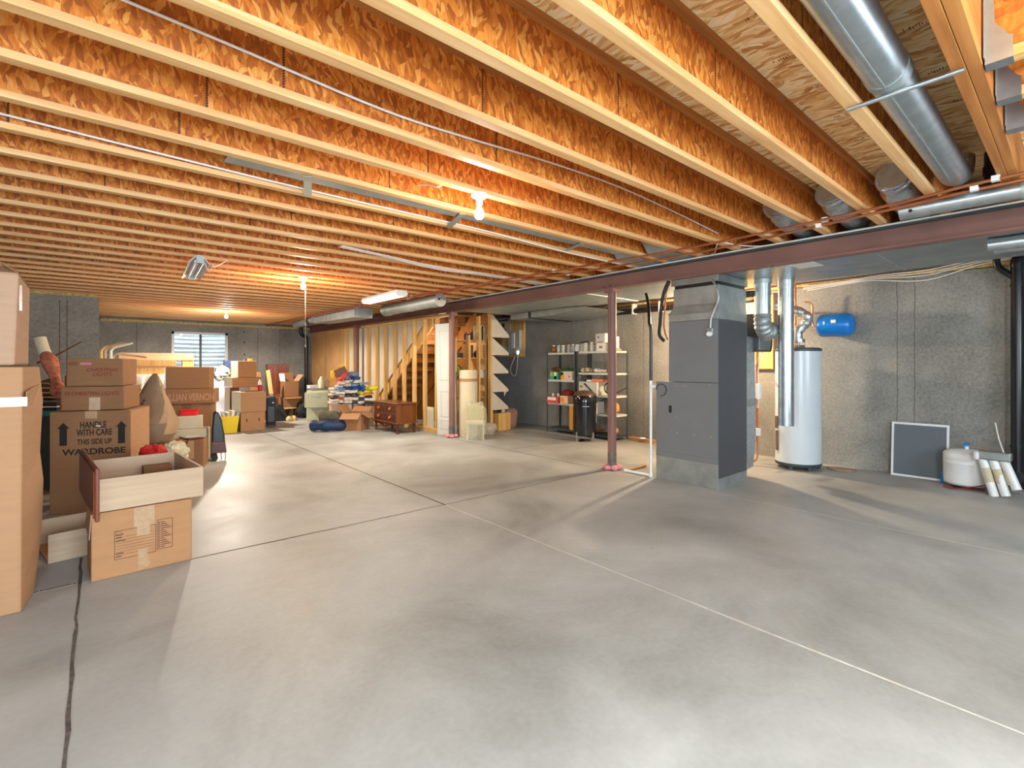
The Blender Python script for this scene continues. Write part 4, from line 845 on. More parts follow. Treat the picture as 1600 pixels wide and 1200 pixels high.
sbox('fruit_box', 'white carton with orange print on the second shelf', 'box', 7.18, 6.56, 1.062, .30, .25, .17, (224, 196, 176), 0, deco=[(.2, .5, .1, .8, (236, 160, 60)), (.3, .55, .55, .95, (60, 70, 90)), (-.3, -.2, .3, .5, (150, 80, 60))])
tag(M().blob((7.22, 6.62, 1.2), (.14, .28, .09), .4, 3, 8, 22, 12).build('green_net', mat('green_net_cloth', (40, 92, 62), .9, var=.4, scale=30)), 'dark green heap behind the white and orange carton', 'bundle', 'things on the steel shelves')
sbox('red_box', 'red and white open carton on the third shelf of the far unit', 'box', 7.10, 6.88, .602, .28, .25, .12, (212, 80, 70), 0, deco=[(-.4, .4, .45, .95, (236, 226, 216))])
for i, yy in enumerate((6.98, 6.84)): jar(yy, 7.12, .722, .025, .08, MT['paper'], MT['greyd'], ('left' if i == 0 else 'right') + ' of two tiny bottles on the red and white carton')
sbox('snack_box', 'orange and white carton next to the red and white one', 'box', 7.10, 6.60, .602, .16, .2, .15, (232, 190, 150), 0, deco=[(-.1, .4, .2, .8, (226, 140, 60))])
tag(M().blob((7.2, 6.66, .80), (.1, .16, .07), .3, 2, 9, 16, 10).build('dark_red_bundle', MT['redink']), 'dark red bundle on the orange and white carton', 'bundle', 'things on the steel shelves')
sbox('yellow_board', 'upright yellow-tan box on the floor behind the black smoker', 'box', 7.16, 6.44, .10, .10, .2, .48, (214, 160, 70), 0)
sbox('fan_box', 'large cream carton with slanted dark print on the middle shelf', 'box', 7.18, 6.0, .802, .44, .3, .24, (206, 200, 180), 0, deco=[(.3, .42, .55, .7, (150, 70, 60))])
for i in range(6): pass
t = thing('folded_cloth', 'orange and white folded cloth on top of the large cream carton', 'cloth', (7.18, 5.86, 1.045), 0, 'things on the steel shelves')
M().bb(-.12, .12, -.17, .08, 0, .05).build('orange_cloth', mat('orange_cloth', (232, 130, 80), .8), t, smooth=False, bevel=.012); M().bb(-.12, .12, .08, .2, 0, .035).build('white_cloth', MT['paper'], t, smooth=False, bevel=.01)
o = M().box(0, 0, 0, .002, .26, .035, rx=38).build('slanted_print', MT['navy'], bpy.data.objects['fan_box'], smooth=False, loc=(-.151, -.02, .13))
tag(M().blob((7.15, 6.14, .90 + .2), (.07, .07, .05), .2, 3, 3, 14, 8).build('dark_ball', MT['greyd']), 'dark lump left of the orange cloth', 'bundle', 'things on the steel shelves')
for i, (y, c_, s_) in enumerate(((6.18, (200, 190, 170), .06), (6.08, (170, 150, 110), .07), (5.98, (150, 130, 100), .05), (5.86, (206, 196, 190), .06), (5.77, (230, 224, 216), .045), (5.68, (226, 200, 170), .04))):
    tag(M().blob((7.13, y, 1.212 + s_*.7), (s_, s_, s_*.7), .35, 3, i + 20, 14, 9).build('small_item', mat('item', c_, .6, var=.2, scale=25)), f'small pale knick-knack, {ORD[i]} from the left on the second shelf behind the red post', 'knick-knack', 'knick-knacks behind the post')
t = thing('wire_spool', 'white spool of cord on the second shelf right of the red post', 'spool', (7.10, 5.48, 1.275))
mx = Matrix.Rotation(R(90), 4, 'Y')
M().lathe([(.025, -.04), (.06, -.04), (.06, -.03), (.045, -.03), (.045, .03), (.06, .03), (.06, .04), (.025, .04)], n=24, mx=mx).build('reel', MT['white'], t)
t = thing('extension_cord', 'grey cord coiled on the middle shelf right of the red post', 'cord', (7.12, 5.52, .82))
for k in range(3): M().tube([(0, .07*math.cos(a*.42), .10 + k*.01 + .085*math.sin(a*.42)) for a in range(16)], .012, 6).build('loop', MT['blackpl'] if k != 1 else MT['galvd'], t, loc=(-.03*k, .02*k, 0))
sbox('appliance_box', 'white carton with a black mark on the lower shelf beside the smoker', 'box', 7.15, 5.92, .462, .22, .25, .21, (206, 204, 198), 0, deco=[(.2, .45, .4, .7, (30, 30, 30)), (-.45, -.3, .0, 1., (80, 120, 150))])
tag(M().blob((7.18, 5.52, .575), (.09, .09, .10), .3, 2, 12, 18, 12, sq=.8).build('yarn_bag', mat('orange_mesh', (206, 140, 70), .8, var=.3, scale=20)), 'orange net bag on the lower shelf right of the red post', 'bag', 'things on the steel shelves')
tag(M().blob((7.18, 5.52, .165), (.08, .08, .07), .3, 2, 13, 18, 12, sq=.8).build('yarn_bag', mat('tan_bag', (190, 140, 90), .8, var=.3, scale=20)), 'tan lump on the bottom shelf right of the red post', 'bag', 'things on the steel shelves')
tag(M().blob((7.2, 5.95, .145), (.12, .2, .05), .3, 2, 14, 18, 12).build('tan_bundle', MT['card2']), 'tan bundle on the bottom shelf right of the smoker', 'bundle', 'things on the steel shelves')
# smoker
t = thing('smoker', 'black drum smoker on legs with a brownish domed lid', 'smoker', (6.72, 5.80, 0))
M().lathe([(0, .10), (.18, .10), (.205, .12), (.205, .68), (.212, .685), (.212, .70)], n=44).build('drum', MT['blackgl'], t)
M().lathe([(.214, .70), (.214, .80), (.20, .82)], n=44).build('lid_band', MT['blackgl'], t)
M().lathe([(.205, .815), (.19, .85), (.14, .885), (.07, .90), (0, .905)], n=44).build('lid', mat('lid_bronze', (92, 72, 54), .35, .2, var=.1), t)
for k in range(4):
    a = R(-139 + 45 + k*90); M().box(.2*math.cos(a), .2*math.sin(a), .085, .035, .012, .17, rz=math.degrees(a) + 90).build('leg', MT['galv'], t, smooth=False)
a = R(-135); M().cyl((.225*math.cos(a) + .06*math.sin(a), .225*math.sin(a) - .06*math.cos(a), .63), (.225*math.cos(a) - .06*math.sin(a), .225*math.sin(a) + .06*math.cos(a), .63), .008, n=10).build('handle', MT['galv'], t)
for s in (-1, 1): M().cyl((.2*math.cos(a) + s*.05*math.sin(a), .2*math.sin(a) - s*.05*math.cos(a), .63), (.228*math.cos(a) + s*.05*math.sin(a), .228*math.sin(a) - s*.05*math.cos(a), .63), .007, n=8).build('handle_bracket', MT['galv'], t)
a = R(-70); M().bb(-.006, .006, -.012, .012, 0, .22).build('latch_strip', MT['galvd'], t, smooth=False, loc=(.208*math.cos(a), .208*math.sin(a), .33))
tag(M().blob((6.62, 5.78, .02), (.06, .05, .022), .3, 3, 15, 14, 8).build('drip_pan', MT['blackpl']), 'small black lump on the floor under the smoker', 'pan')
# ================================================================ moving boxes and odds and ends
def carton(label, fb, m, tape=True, flaps=0, group=None, name='cardboard_box', cat='box', bev=.008, closed=True, bulge=0.0):
    (x, y, z), rot, (w_, d_, h_) = fb
    t = thing(name, label, cat, (x, y, z), rot, group)
    if closed:
        if bulge:
            mb = M(); n = 9; vs = []
            g = {}
            def P(i, j, k):
                key = (i, j, k)
                if key not in g:
                    u, v, s = i/n*2 - 1, j/n*2 - 1, k/n*2 - 1
                    e = (1 - s*s*.8)
                    g[key] = len(vs); vs.append((u*w_/2*(1 + bulge*e*(1 - v*v)), v*d_/2*(1 + bulge*e*(1 - u*u)), (s + 1)*h_/2))
                return g[key]
            fs = []
            for a in range(n):
                for b in range(n):
                    fs += [(P(a,b,0),P(a,b+1,0),P(a+1,b+1,0),P(a+1,b,0)), (P(a,b,n),P(a+1,b,n),P(a+1,b+1,n),P(a,b+1,n)), (P(a,0,b),P(a+1,0,b),P(a+1,0,b+1),P(a,0,b+1)),
                           (P(a,n,b),P(a,n,b+1),P(a+1,n,b+1),P(a+1,n,b)), (P(0,a,b),P(0,a,b+1),P(0,a+1,b+1),P(0,a+1,b)), (P(n,a,b),P(n,a+1,b),P(n,a+1,b+1),P(n,a,b+1))]
            mb.add(vs, fs); mb.build('body', m, t, ang=60)
        else: M().bb(-w_/2, w_/2, -d_/2, d_/2, 0, h_).build('body', m, t, smooth=False, bevel=bev)
    else:
        k = .006
        M().bb(-w_/2, w_/2, -d_/2, -d_/2 + k, 0, h_).bb(-w_/2, w_/2, d_/2 - k, d_/2, 0, h_).bb(-w_/2, -w_/2 + k, -d_/2, d_/2, 0, h_).bb(w_/2 - k, w_/2, -d_/2, d_/2, 0, h_).bb(-w_/2, w_/2, -d_/2, d_/2, 0, k).build('body', m, t, smooth=False)
    if tape:
        M().bb(-.03, .03, -d_/2 - .0015, d_/2 + .0015, h_ - .0002, h_ + .0015).bb(-.03, .03, -d_/2 - .0015, -d_/2, h_ - min(.1, h_*.35), h_).build('tape_strip', MT['tape'], t, smooth=False)
    return t
def flap(t, side, w_, d_, h_, ang, ln, m):
    """an open top flap hinged on one side: f b l r, ang 0 = upright, 90 = folded outwards flat"""
    a = R(ang); mb = M()
    if side in 'fb':
        s = -1 if side == 'f' else 1; y0 = s*d_/2; dy, dz = s*math.sin(a)*ln, math.cos(a)*ln
        mb.add([(-w_/2, y0, h_), (w_/2, y0, h_), (w_/2, y0 + dy, h_ + dz), (-w_/2, y0 + dy, h_ + dz)], [(0, 1, 2, 3)])
    else:
        s = -1 if side == 'l' else 1; x0 = s*w_/2; dx, dz = s*math.sin(a)*ln, math.cos(a)*ln
        mb.add([(x0, -d_/2, h_), (x0, d_/2, h_), (x0 + dx, d_/2, h_ + dz), (x0 + dx, -d_/2, h_ + dz)], [(0, 1, 2, 3)])
    o = mb.build('flap', m, t, smooth=False); md = o.modifiers.new('thick', 'SOLIDIFY'); md.thickness = .005; return o

# --- tall stack at the left edge
RW = -14
A = (-.70, 4.02, 0)
t = thing('cardboard_box', 'tall wardrobe carton with a band of clear tape, at the left edge', 'box', (-.285, 3.80, 0), 0, 'moving cartons')
w_, d_, h_ = .62, .52, 1.35
mb = M(); n = 12; vs = []
prof = [(0, .0), (.12, .012), (.3, .028), (.5, .03), (.62, .012), (.7, .014), (.85, .02), (1.0, .0)]
for k, (q, e) in enumerate(prof):
    z = q*h_; s_ = .035*q
    vs += [(-w_, 0 - e - s_*1.0, z), (0 + s_*.3, 0 - e - s_*1.2, z), (.035 + e + s_*.6, d_*.55 - e, z), (.02 + s_*.5, d_, z), (-w_, d_, z)]
fs = [(k*5 + j, k*5 + (j+1) % 5, (k+1)*5 + (j+1) % 5, (k+1)*5 + j) for k in range(len(prof)-1) for j in range(5)]
mb.add(vs, fs + [(4, 3, 2, 1, 0), tuple(range(len(vs)-5, len(vs)))]); mb.build('body', MT['card4'], t, smooth=False, bevel=.01)
M().bb(-w_, .028, -.060, -.0585, 1.135, 1.185).build('tape_band', MT['tapeshiny'], t, smooth=False)
o = M().add([(.022, -.062, 1.13), (.058, .27, 1.14), (.062, .27, 1.25), (.026, -.064, 1.215)], [(0, 1, 2, 3)]).build('tape_end', MT['tape'], t, smooth=False); o.modifiers.new('thick', 'SOLIDIFY').thickness = .002
M().add([(-w_, -.036, 1.353), (.012, -.040, 1.353), (.045, .275, 1.353), (.02, .50, 1.353), (-w_, .50, 1.353)], [(0, 1, 2, 3, 4)]).build('top_flap', MT['cardin'], t, smooth=False)
t = thing('cardboard_box', 'large pale carton at the left edge, on top of the wardrobe carton', 'box', (-.285, 3.80, 1.357), 0, 'moving cartons')
mb = M(); w2, d2, h2 = .6, .46, .50
mb.add([(-w2, -.03, 0), (-.022, -.035, 0), (.005, .36, 0), (-w2, .40, 0), (-w2, -.035, h2), (-.005, -.04, h2), (.010, .38, h2 - .03), (-w2, .42, h2)], [(0,3,2,1),(4,5,6,7),(0,1,5,4),(1,2,6,5),(2,3,7,6),(3,0,4,7)]); mb.build('body', MT['card6'], t, smooth=False, bevel=.012)
o = M().add([(-w2, -.03, h2), (-.01, -.035, h2), (-.03, .08, h2 + .045), (-w2, .08, h2 + .075)], [(0, 1, 2, 3)]).build('flap', MT['greyprint'], t, smooth=False); o.modifiers.new('thick', 'SOLIDIFY').thickness = .005
o = M().add([(-.004, -.035, h2), (.012, .38, h2 - .03), (-.06, .36, h2 + .05), (-.08, .0, h2 + .06)], [(0, 1, 2, 3)]).build('flap', MT['card5'], t, smooth=False); o.modifiers.new('thick', 'SOLIDIFY').thickness = .005
M().bb(-.008, .0035, .0, .03, h2 - .20, h2 - .06).build('tape_tab', MT['tape'], t, smooth=False)

# --- front carton with the drawer on it
t = thing('cardboard_box', 'tan shipping carton with a printed form on its front, cabinet drawer resting on it', 'box', (.265, 4.22, 0), 3, 'moving cartons')
w_, d_, h_ = .535, .36, .425
M().bb(-w_/2, w_/2, -d_/2, d_/2, 0, h_).build('body', MT['card'], t, smooth=False, bevel=.008)
y_ = -d_/2 - .0012
fm = M()
def frame(x0, x1, z0, z1, k=.003):
    fm.bb(x0, x1, y_, y_ + .001, z0, z0 + k).bb(x0, x1, y_, y_ + .001, z1 - k, z1).bb(x0, x0 + k, y_, y_ + .001, z0, z1).bb(x1 - k, x1, y_, y_ + .001, z0, z1)
frame(-.155, .062, .11, .295); frame(.068, .155, .12, .32)
for k in range(7): fm.bb(-.145, .055, y_, y_ + .001, .137 + k*.019, .1385 + k*.019)
for k in range(5): fm.bb(-.148, -.148 + .03 + .01*(k % 3), y_, y_ + .001, .125 + (k if k < 2 else k + 3)*.02, .131 + (k if k < 2 else k + 3)*.02)
for k in range(13):
    fm.bb(.075, .083, y_, y_ + .001, .132 + k*.0138, .140 + k*.0138); fm.bb(.088, .11 + .012*((k*7) % 4), y_, y_ + .001, .133 + k*.0138, .1385 + k*.0138)
frame(-.148, -.118, .262, .288, .002)
fm.build('printed_form', MT['walnut'], t, smooth=False)
for k in range(3): M().bb(-w_/2 - .0012, -w_/2, -.16, -.13 + .0, .205 + k*.038, .232 + k*.038).build('blue_square', MT['navy'], t, smooth=False)
M().bb(-.055, .055, y_ - .0006, y_, .30, h_).bb(-.04, .03, y_ - .0008, y_, .235, .30).build('clear_tape', MT['tapeclear'], t, smooth=False)
M().bb(-.035, .02, y_ - .0006, y_, .02, .15).bb(-.04, .03, y_ - .0008, y_, .035, .07).build('clear_tape', MT['tapeclear'], t, smooth=False)
o = M().add([(-w_/2 - .002, -d_/2, h_ - .005), (-w_/2 - .002, d_/2, h_ - .02), (-w_/2 - .012, d_/2 - .02, h_ - .14), (-w_/2 - .010, -d_/2 + .01, h_ - .16), (-w_/2 - .008, -d_/2 + .004, h_ - .12)], [(0, 1, 2, 3, 4)]).build('side_flap', MT['card6'], t, smooth=False); o.modifiers.new('thick', 'SOLIDIFY').thickness = .004
def drawer(label, loc, rz, w_, d_, h_, inside, group='cabinet drawers'):
    t = thing('drawer', label, 'drawer', loc, rz, group); k = .014
    M().bb(0, w_, 0, k, 0, h_).build('side_panel', MT['pine'], t, smooth=False, bevel=.001)
    M().bb(0, w_, d_ - k, d_, 0, h_).build('side_panel', MT['pine'], t, smooth=False, bevel=.001)
    M().bb(w_ - k, w_, k, d_ - k, 0, h_).build('back_panel', MT['pine'], t, smooth=False, bevel=.001)
    M().bb(0, w_ - k, k, d_ - k, .008, .016).build('bottom_panel', inside, t, smooth=False)
    return t
t = drawer('pale wooden drawer with a cherry front lying on the printed carton', (.045, 4.035, .43), 4.5, .57, .86, .205, MT['pinedk'])
M().bb(-.022, -.001, -.045, .975, -.05, .285).build('front_panel', MT['cherry'], t, smooth=False, bevel=.006)
M().bb(-.030, -.021, -.025, .955, -.03, .265).build('raised_front', MT['cherry'], t, smooth=False, bevel=.006)
tag(M().bb(-.09, .09, -.06, .06, 0, .13).build('cardboard_box', MT['card3'], loc=(.40, 4.72, .447), rz=2, smooth=False, bevel=.003), 'small brown carton lying inside the pale wooden drawer', 'box', 'moving cartons')
t = drawer('second wooden drawer on the floor between the wardrobe carton and the printed carton', (-.215, 4.605, .0), 10, .46, .50, .195, MT['pinedk'])

# --- wardrobe carton with the writing, two cartons on it
fb = fbox(77, 203, 644, 4.42, -20, .55)
t = carton('dark wardrobe carton printed with two arrows and bold black words', fb, MT['card2'], tape=False, group='moving cartons')  # brown body darkened in colour for the shade it stands in
(wx, wy, wz), wr_, (ww, wd, wh) = fb; y_ = -wd/2 - .001
def T(s, x, z, sz, m=MT['black'], tt=t, yy=None, **k): return text(s, tt, (x, y_ if yy is None else yy, z), sz, m, **k)
zt = wh
T('HANDLE', .02, zt - .130, .082, bold=.002, sx=.62); T('WITH CARE', .03, zt - .200, .082, bold=.002, sx=.60)
T('THIS SIDE UP', .03, zt - .285, .066, bold=.0015, sx=.68); T('WARDROBE', .03, zt - .375, .076, bold=.002, sx=1.12)
for xx, zz_ in ((-.20, .09), (.235, .09)):
    M().prism([(xx - .027, zt - .31), (xx + .027, zt - .31), (xx + .027, zt - .155), (xx + .044, zt - .155), (xx, zt - .10), (xx - .044, zt - .155), (xx - .027, zt - .155)], y_, y_ + .0008, 'xz').build('printed_arrow', MT['black'], t, smooth=False)
M().bb(ww/2 + .001, ww/2 + .004, -wd/2 + .01, wd/2 - .02, .02, wh - .01).build('side_face', MT['card4'], t, smooth=False)
M().bb(-.04, .05, y_ - .0004, y_, zt - .07, zt).build('clear_tape', MT['tapeclear'], t, smooth=False)
M().bb(.04, .075, y_ - .0008, y_, zt - .145, zt - .135).build('white_tag', MT['paper'], t, smooth=False)
fb = fbox(95, 194, 604.5, 4.48, -20, .42, z0=wh + .004)
zb = fb[0][2] + fb[2][2]
t = carton('low brown carton with red handwriting on top of the wardrobe carton', fb, MT['card2'], tape=False, group='moving cartons')
text('50 CHRISTMAS LIGHTS', t, (-.01, -.2115, fb[2][2]*.70), .05, MT['redink'], shear=.2, sx=.82)
M().bb(-.03, .055, -.2115, -.21, .0, .12).build('tape_strip', MT['tape'], t, smooth=False)
fb = fbox(104, 192, 560, 4.50, -18, .42, z0=zb + .003)
t = carton('upper brown carton with red handwriting and a pink label on its front', fb, MT['card2'], tape=False, group='moving cartons')
text('CHRISTMAS\nLIGHTS', t, (.05, -.2115, fb[2][2]*.50), .05, MT['redink'], shear=.25, sx=.9)
M().bb(-.11, -.03, -.2115, -.21, fb[2][2]*.77, fb[2][2]*.85).build('pink_label', MT['pinkpr'], t, smooth=False)
M().bb(-.20, -.13, -.2112, -.21, fb[2][2]*.74, fb[2][2]*.88).build('faded_print', MT['card3'], t, smooth=False)
# things between the stacks
def uv(u, v, D): return px(u, D) + (zz(v, D),)
t = thing('cloth_roll', 'long red and cream patterned cloth roll leaning behind the left stack', 'cloth', (0, 0, 0))
M().tube([uv(106, 628, 5.0)[:2] + (.0,), uv(106, 628, 5.0), uv(99, 618, 5.0), uv(91, 609, 5.05), uv(86, 590, 5.1), uv(78, 566, 5.15), uv(70, 552, 5.2)], .05, 14, 6, rad=lambda q: .056 + .014*math.sin(q*17)).build('roll', mat('patterned_cloth', (176, 104, 78), .8, var=.6, scale=20), t)
M().tube([uv(71, 554, 5.2), uv(66, 541, 5.2), uv(62, 528, 5.2)], .055, 12, 3).build('cream_end', MT['cream'], t)
tag(M().tube([uv(58, 567, 5.3), uv(92, 553, 5.35), uv(127, 534, 5.4)], .010, 8, rad=lambda q: .011 - .005*q).build('stick', MT['walnut2']), 'thin brown stick poking up behind the red cloth roll', 'stick')
x_, y2 = px(82, 5.45)
tag(M().bb(-.22, .10, -.14, .14, 0, .80).build('plastic_tote', mat('dark_tote', (34, 38, 34), .5), loc=(x_, y2, 0), rz=-25, smooth=False), 'dark tote behind the wardrobe carton, stacked lids on it', 'tote')
for k, c_ in enumerate((mat('teal_lid', (30, 104, 98), .5), MT['black'], MT['paper'], MT['black'])):
    tag(M().bb(-.23, .11, -.14, .14, 0, (.06, .03, .012, .035)[k]).build('lid', c_, loc=(x_, y2, (.802, .864, .896, .910)[k]), rz=-25, smooth=False, bevel=.003), ('teal lid, lowest', 'black lid above the teal one', 'thin white lid', 'black lid, uppermost')[k] + ' in the pile left of the low handwritten carton', 'lid', 'pile of lids')
t = thing('striped_basket', 'yellow and dark striped wicker basket behind the left stack', 'basket', px(82, 5.62) + (.947,))
M().blob((0, 0, .12), (.16, .15, .13), .1, 2, 2, 22, 14, flat=.1).build('body', mat('dark_wicker', (70, 50, 26), .8, var=.4, scale=20), t)
for k in range(4): M().tube([(-.16 + k*.02, -.12, .03 + .06*k), (-.02, -.165, .05 + .05*k), (.14, -.11, .0 + .04*k)], .008, 6, 4).build('yellow_band', MT['card4'], t)
for k in range(2): tag(M().bb(-.008, .008, -.02, .02, 0, 1.24).build('picture_edge', MT['walnut2'] if k else MT['cream'], loc=px(101 + 3*k, 5.5) + (0,), rz=-20, smooth=False), ('dark' if k else 'cream') + ' thin upright strip left of the upper handwritten carton', 'strip')

# --- brown paper heap, christmas things
x_, y2 = px(229, 5.75)
t = thing('paper_bag', 'crumpled brown paper sack with a torn pointed top beside the wardrobe carton', 'bag', (x_, y2, .46), -32)
KP = mat('kraft_paper', (150, 122, 94), .75, var=.14, scale=5)
mb = M(); vs = []; rg = [(0, .23, .17, .02, 0), (.10, .26, .19, .03, 0), (.22, .27, .19, .03, .0), (.34, .23, .15, .04, .01), (.46, .18, .11, .05, .02), (.56, .13, .07, .06, .02), (.66, .09, .045, .07, .02), (.75, .05, .025, .075, .02), (.79, .025, .012, .08, .02)]
nn = 14; r_ = random.Random(21)
for q, (z, ax, ay, ox, oy) in enumerate(rg):
    for k in range(nn):
        t_ = 2*math.pi*k/nn + .2*q; cx2, sy2 = math.cos(t_), math.sin(t_)
        cx2 = math.copysign(abs(cx2)**.75, cx2); sy2 = math.copysign(abs(sy2)**.75, sy2); j_ = 1 + r_.uniform(-.10, .10)
        vs.append((ox + ax*cx2*j_, oy + ay*sy2*j_, z + (r_.uniform(-.012, .012) if q else 0)))
mb.add(vs, [(q*nn + k, q*nn + (k+1) % nn, (q+1)*nn + (k+1) % nn, (q+1)*nn + k) for q in range(len(rg)-1) for k in range(nn)] + [tuple(range(nn-1, -1, -1)), tuple(range((len(rg)-1)*nn, len(rg)*nn))])
mb.build('bag_body', KP, t, ang=22)
o = M().add([(-.50, .06, .20), (-.24, -.10, .40), (-.04, -.06, .66), (-.10, .06, .60), (-.36, .14, .30)], [(0, 1, 2, 3, 4)]).build('side_fold', MT['card3'], t, smooth=False); o.modifiers.new('thick', 'SOLIDIFY').thickness = .008
o = M().add([(-.40, -.06, .22), (-.28, -.16, .22), (-.02, -.12, .62), (-.04, -.04, .68), (-.16, -.02, .50)], [(0, 1, 2, 3, 4)]).build('side_fold', MT['card5'], t, smooth=False); o.modifiers.new('thick', 'SOLIDIFY').thickness = .008
for k in range(8): M().prism([(-.04 + k*.011, .24 + k*.034), (-.012 + k*.011, .25 + k*.034), (-.03 + k*.011, .268 + k*.034)], -.205 + k*.008, -.19 + k*.008, 'xz').build('stitch_mark', MT['walnut'], t, smooth=False)
tag(M().bb(-.30, .26, -.2, .2, 0, .455).build('cardboard_box', MT['card3'], loc=(x_ - .02, y2 + .05, 0), rz=-20, smooth=False, bevel=.006), 'dark carton on the floor carrying the crumpled paper sack', 'box', 'moving cartons')
x_, y2 = .52, 5.40
tag(M().bb(-.17, .17, -.12, .12, 0, .46).build('cardboard_box', MT['card3'], loc=(x_, y2, 0), rz=-20, smooth=False, bevel=.006), 'low dark carton holding the red and cream cloth heap', 'box', 'moving cartons')
x_, y2 = .43, 5.38
tag(M().blob((x_, y2, .55), (.11, .11, .10), .35, 3, 2, 24, 14).build('red_cloth', mat('red_cloth', (186, 26, 24), .7, var=.3, scale=20)), 'red cloth heap behind the wooden drawer', 'cloth')
x_, y2 = .60, 5.42
tag(M().blob((x_, y2, .56), (.10, .09, .10), .4, 3.5, 6, 24, 14).build('cream_cloth', mat('cream_cloth', (220, 200, 160), .8, var=.2, scale=25)), 'cream ruffled cloth beside the red cloth heap', 'cloth')
# --- stack with the big pale lettering
fb = fbox(256, 331, 632, 7.0, -18, .36)
t = carton('tall brown carton below the pale-lettered carton, small cream boxes before it', fb, MT['card2'], tape=False, group='moving cartons')
M().bb(-.08, .04, -.1815, -.18, fb[2][2] - .09, fb[2][2]).build('tape_strip', MT['card3'], t, smooth=False)
M().bb(-.0005, .0005, -.10, .06, .0, .0).bb(fb[2][0]/2, fb[2][0]/2 + .001, -.13, -.10, .45, .75).build('edge_print', MT['black'], t, smooth=False)
fb2 = fbox(248, 335, 608.5, 6.95, -18, .42, z0=fb[2][2] + .003)
t = carton('brown carton printed with large pale lettering', fb2, MT['card2'], tape=False, group='moving cartons')
text('LILLIAN VERNON', t, (0.035, -.2115, fb2[2][2]*.42), .14, MT['greyprint'], sx=.56, bold=.004)
text('from', t, (.0, -.2113, fb2[2][2]*.85), .03, MT['greyprint'])
fb3 = fbox(259, 328, 573.5, 7.0, -18, .36, z0=fb2[0][2] + fb2[2][2] + .003)
t = carton('plain brown carton topmost on the pale-lettered carton', fb3, MT['card2'], tape=False, group='moving cartons')
M().bb(-fb3[2][0]/2 - .012, -fb3[2][0]/2 - .001, -.18, .1, .02, fb3[2][2]).build('plastic_sheet', MT['white'], t, smooth=False)
fbA = fbox(268, 318, 690, 6.35, -18, .30)
t = carton('brown carton with a red ribbon lying on it, before the lettered stack', fbA, MT['card2'], tape=False, group='moving cartons')
M().bb(.0, .07, -.1515, -.15, fbA[2][2]*.35, fbA[2][2]).build('tape_strip', MT['tape'], t, smooth=False)
M().tube([(-.16, -.155, fbA[2][2]*.55), (-.02, -.157, fbA[2][2]*.9), (.02, -.12, fbA[2][2] + .012), (.12, -.05, fbA[2][2] + .02)], .011, 6, 5).tube([(-.12, .0, fbA[2][2] + .03), (.0, -.1, fbA[2][2] + .012), (.17, -.09, fbA[2][2] + .02)], .011, 6, 5).build('ribbon', mat('dark_red_ribbon', (96, 24, 26), .5), t)
fbB = fbox(263, 323, 672, 6.75, -18, .28)
t = carton('wide cream carton between the ribboned carton and the tall brown one', fbB, MT['cream'], tape=False, group='moving cartons')
M().bb(-.02, .14, -.1415, -.14, fbB[2][2] - .12, fbB[2][2] - .09).build('printed_marks', MT['paper'], t, smooth=False)
fbC = fbox(272, 313, 651, 6.8, -18, .2, z0=fbB[2][2] + .003)
t = carton('small cream carton with a red tub on top', fbC, MT['cream'], tape=False, group='moving cartons')
xx, yy, zz0 = fbC[0]; zz0 += fbC[2][2]
t = thing('plastic_tub', 'bright red plastic tub on the small cream carton', 'tub', (xx + .01, yy, zz0), -18)
M().prism([(-.095, 0), (.095, 0), (.11, .075), (-.11, .075)], -.06, .06, 'xz').build('tub', mat('red_plastic', (226, 32, 40), .3), t, smooth=False, bevel=.01)
M().bb(-.115, .115, -.065, .065, .075, .085).build('rim', mat('red_plastic_rim', (232, 50, 56), .3), t, smooth=False, bevel=.004)
# shopping cart
t = thing('shopping_trolley', 'black cloth shopping trolley on small wheels beside the lettered stack', 'trolley', (1.40, 8.05, 0), -8); t.scale = (.68, .8, .86)
M().prism([(-.13, .14), (.13, .14), (.10, .42), (.05, .68), (-.02, .82), (-.10, .80), (-.13, .5)], -.12, .12, 'xz').build('bag', MT['blackpl'], t, smooth=False, bevel=.03)
M().prism([(-.135, .13), (.14, .13), (.11, .32), (-.135, .32)], -.125, .125, 'xz').build('brown_lower_panel', MT['walnut'], t, smooth=False, bevel=.01)
for s in (-.11, .11): M().cyl((-.08, s - .015, .06), (-.08, s + .015, .06), .06, n=20).build('wheel', MT['rubber'], t)
for s in (-.08, .08): M().tube([(.04, s, .14), (.05, s, .01), (.12, s, .01), (.12, s, .14)], .006, 6).build('wire_foot', MT['galv'], t)
# --- back left: drop-cloth table with boards, frames
t = thing('workbench', 'tall bench under a white sheet at the far left, boards piled on it', 'bench', (.98, 12.62, 0), 0)
M().bb(-.54, .54, -.4, .4, 1.12, 1.16).build('benchtop', MT['walnut2'], t, smooth=False)
for a in (-.48, .48):
    for b in (-.35, .35): M().bb(a - .03, a + .03, b - .03, b + .03, 0, 1.12).build('leg', MT['walnut2'], t, smooth=False)
mb = M(); vs = []; n = 40
for i in range(n + 1):
    u = -.545 + 1.09*i/n
    for j, (dy, z) in enumerate(((.40, 1.165), (-.41, 1.167), (-.425, 1.14), (-.43, .9), (-.44, .58 + .06*math.sin(i*.35)))):
        vs.append((u, dy - (.014*math.sin(i*1.1) if j > 2 else 0), z))
mb.add(vs, [(i*5 + j, (i+1)*5 + j, (i+1)*5 + j + 1, i*5 + j + 1) for i in range(n) for j in range(4)])
o = mb.build('white_sheet', mat('white_sheet', (238, 230, 222), .8, var=.03)); o.location = (.98, 12.62, 0); tag(o, 'white sheet draped over the bench at the far left', 'sheet')
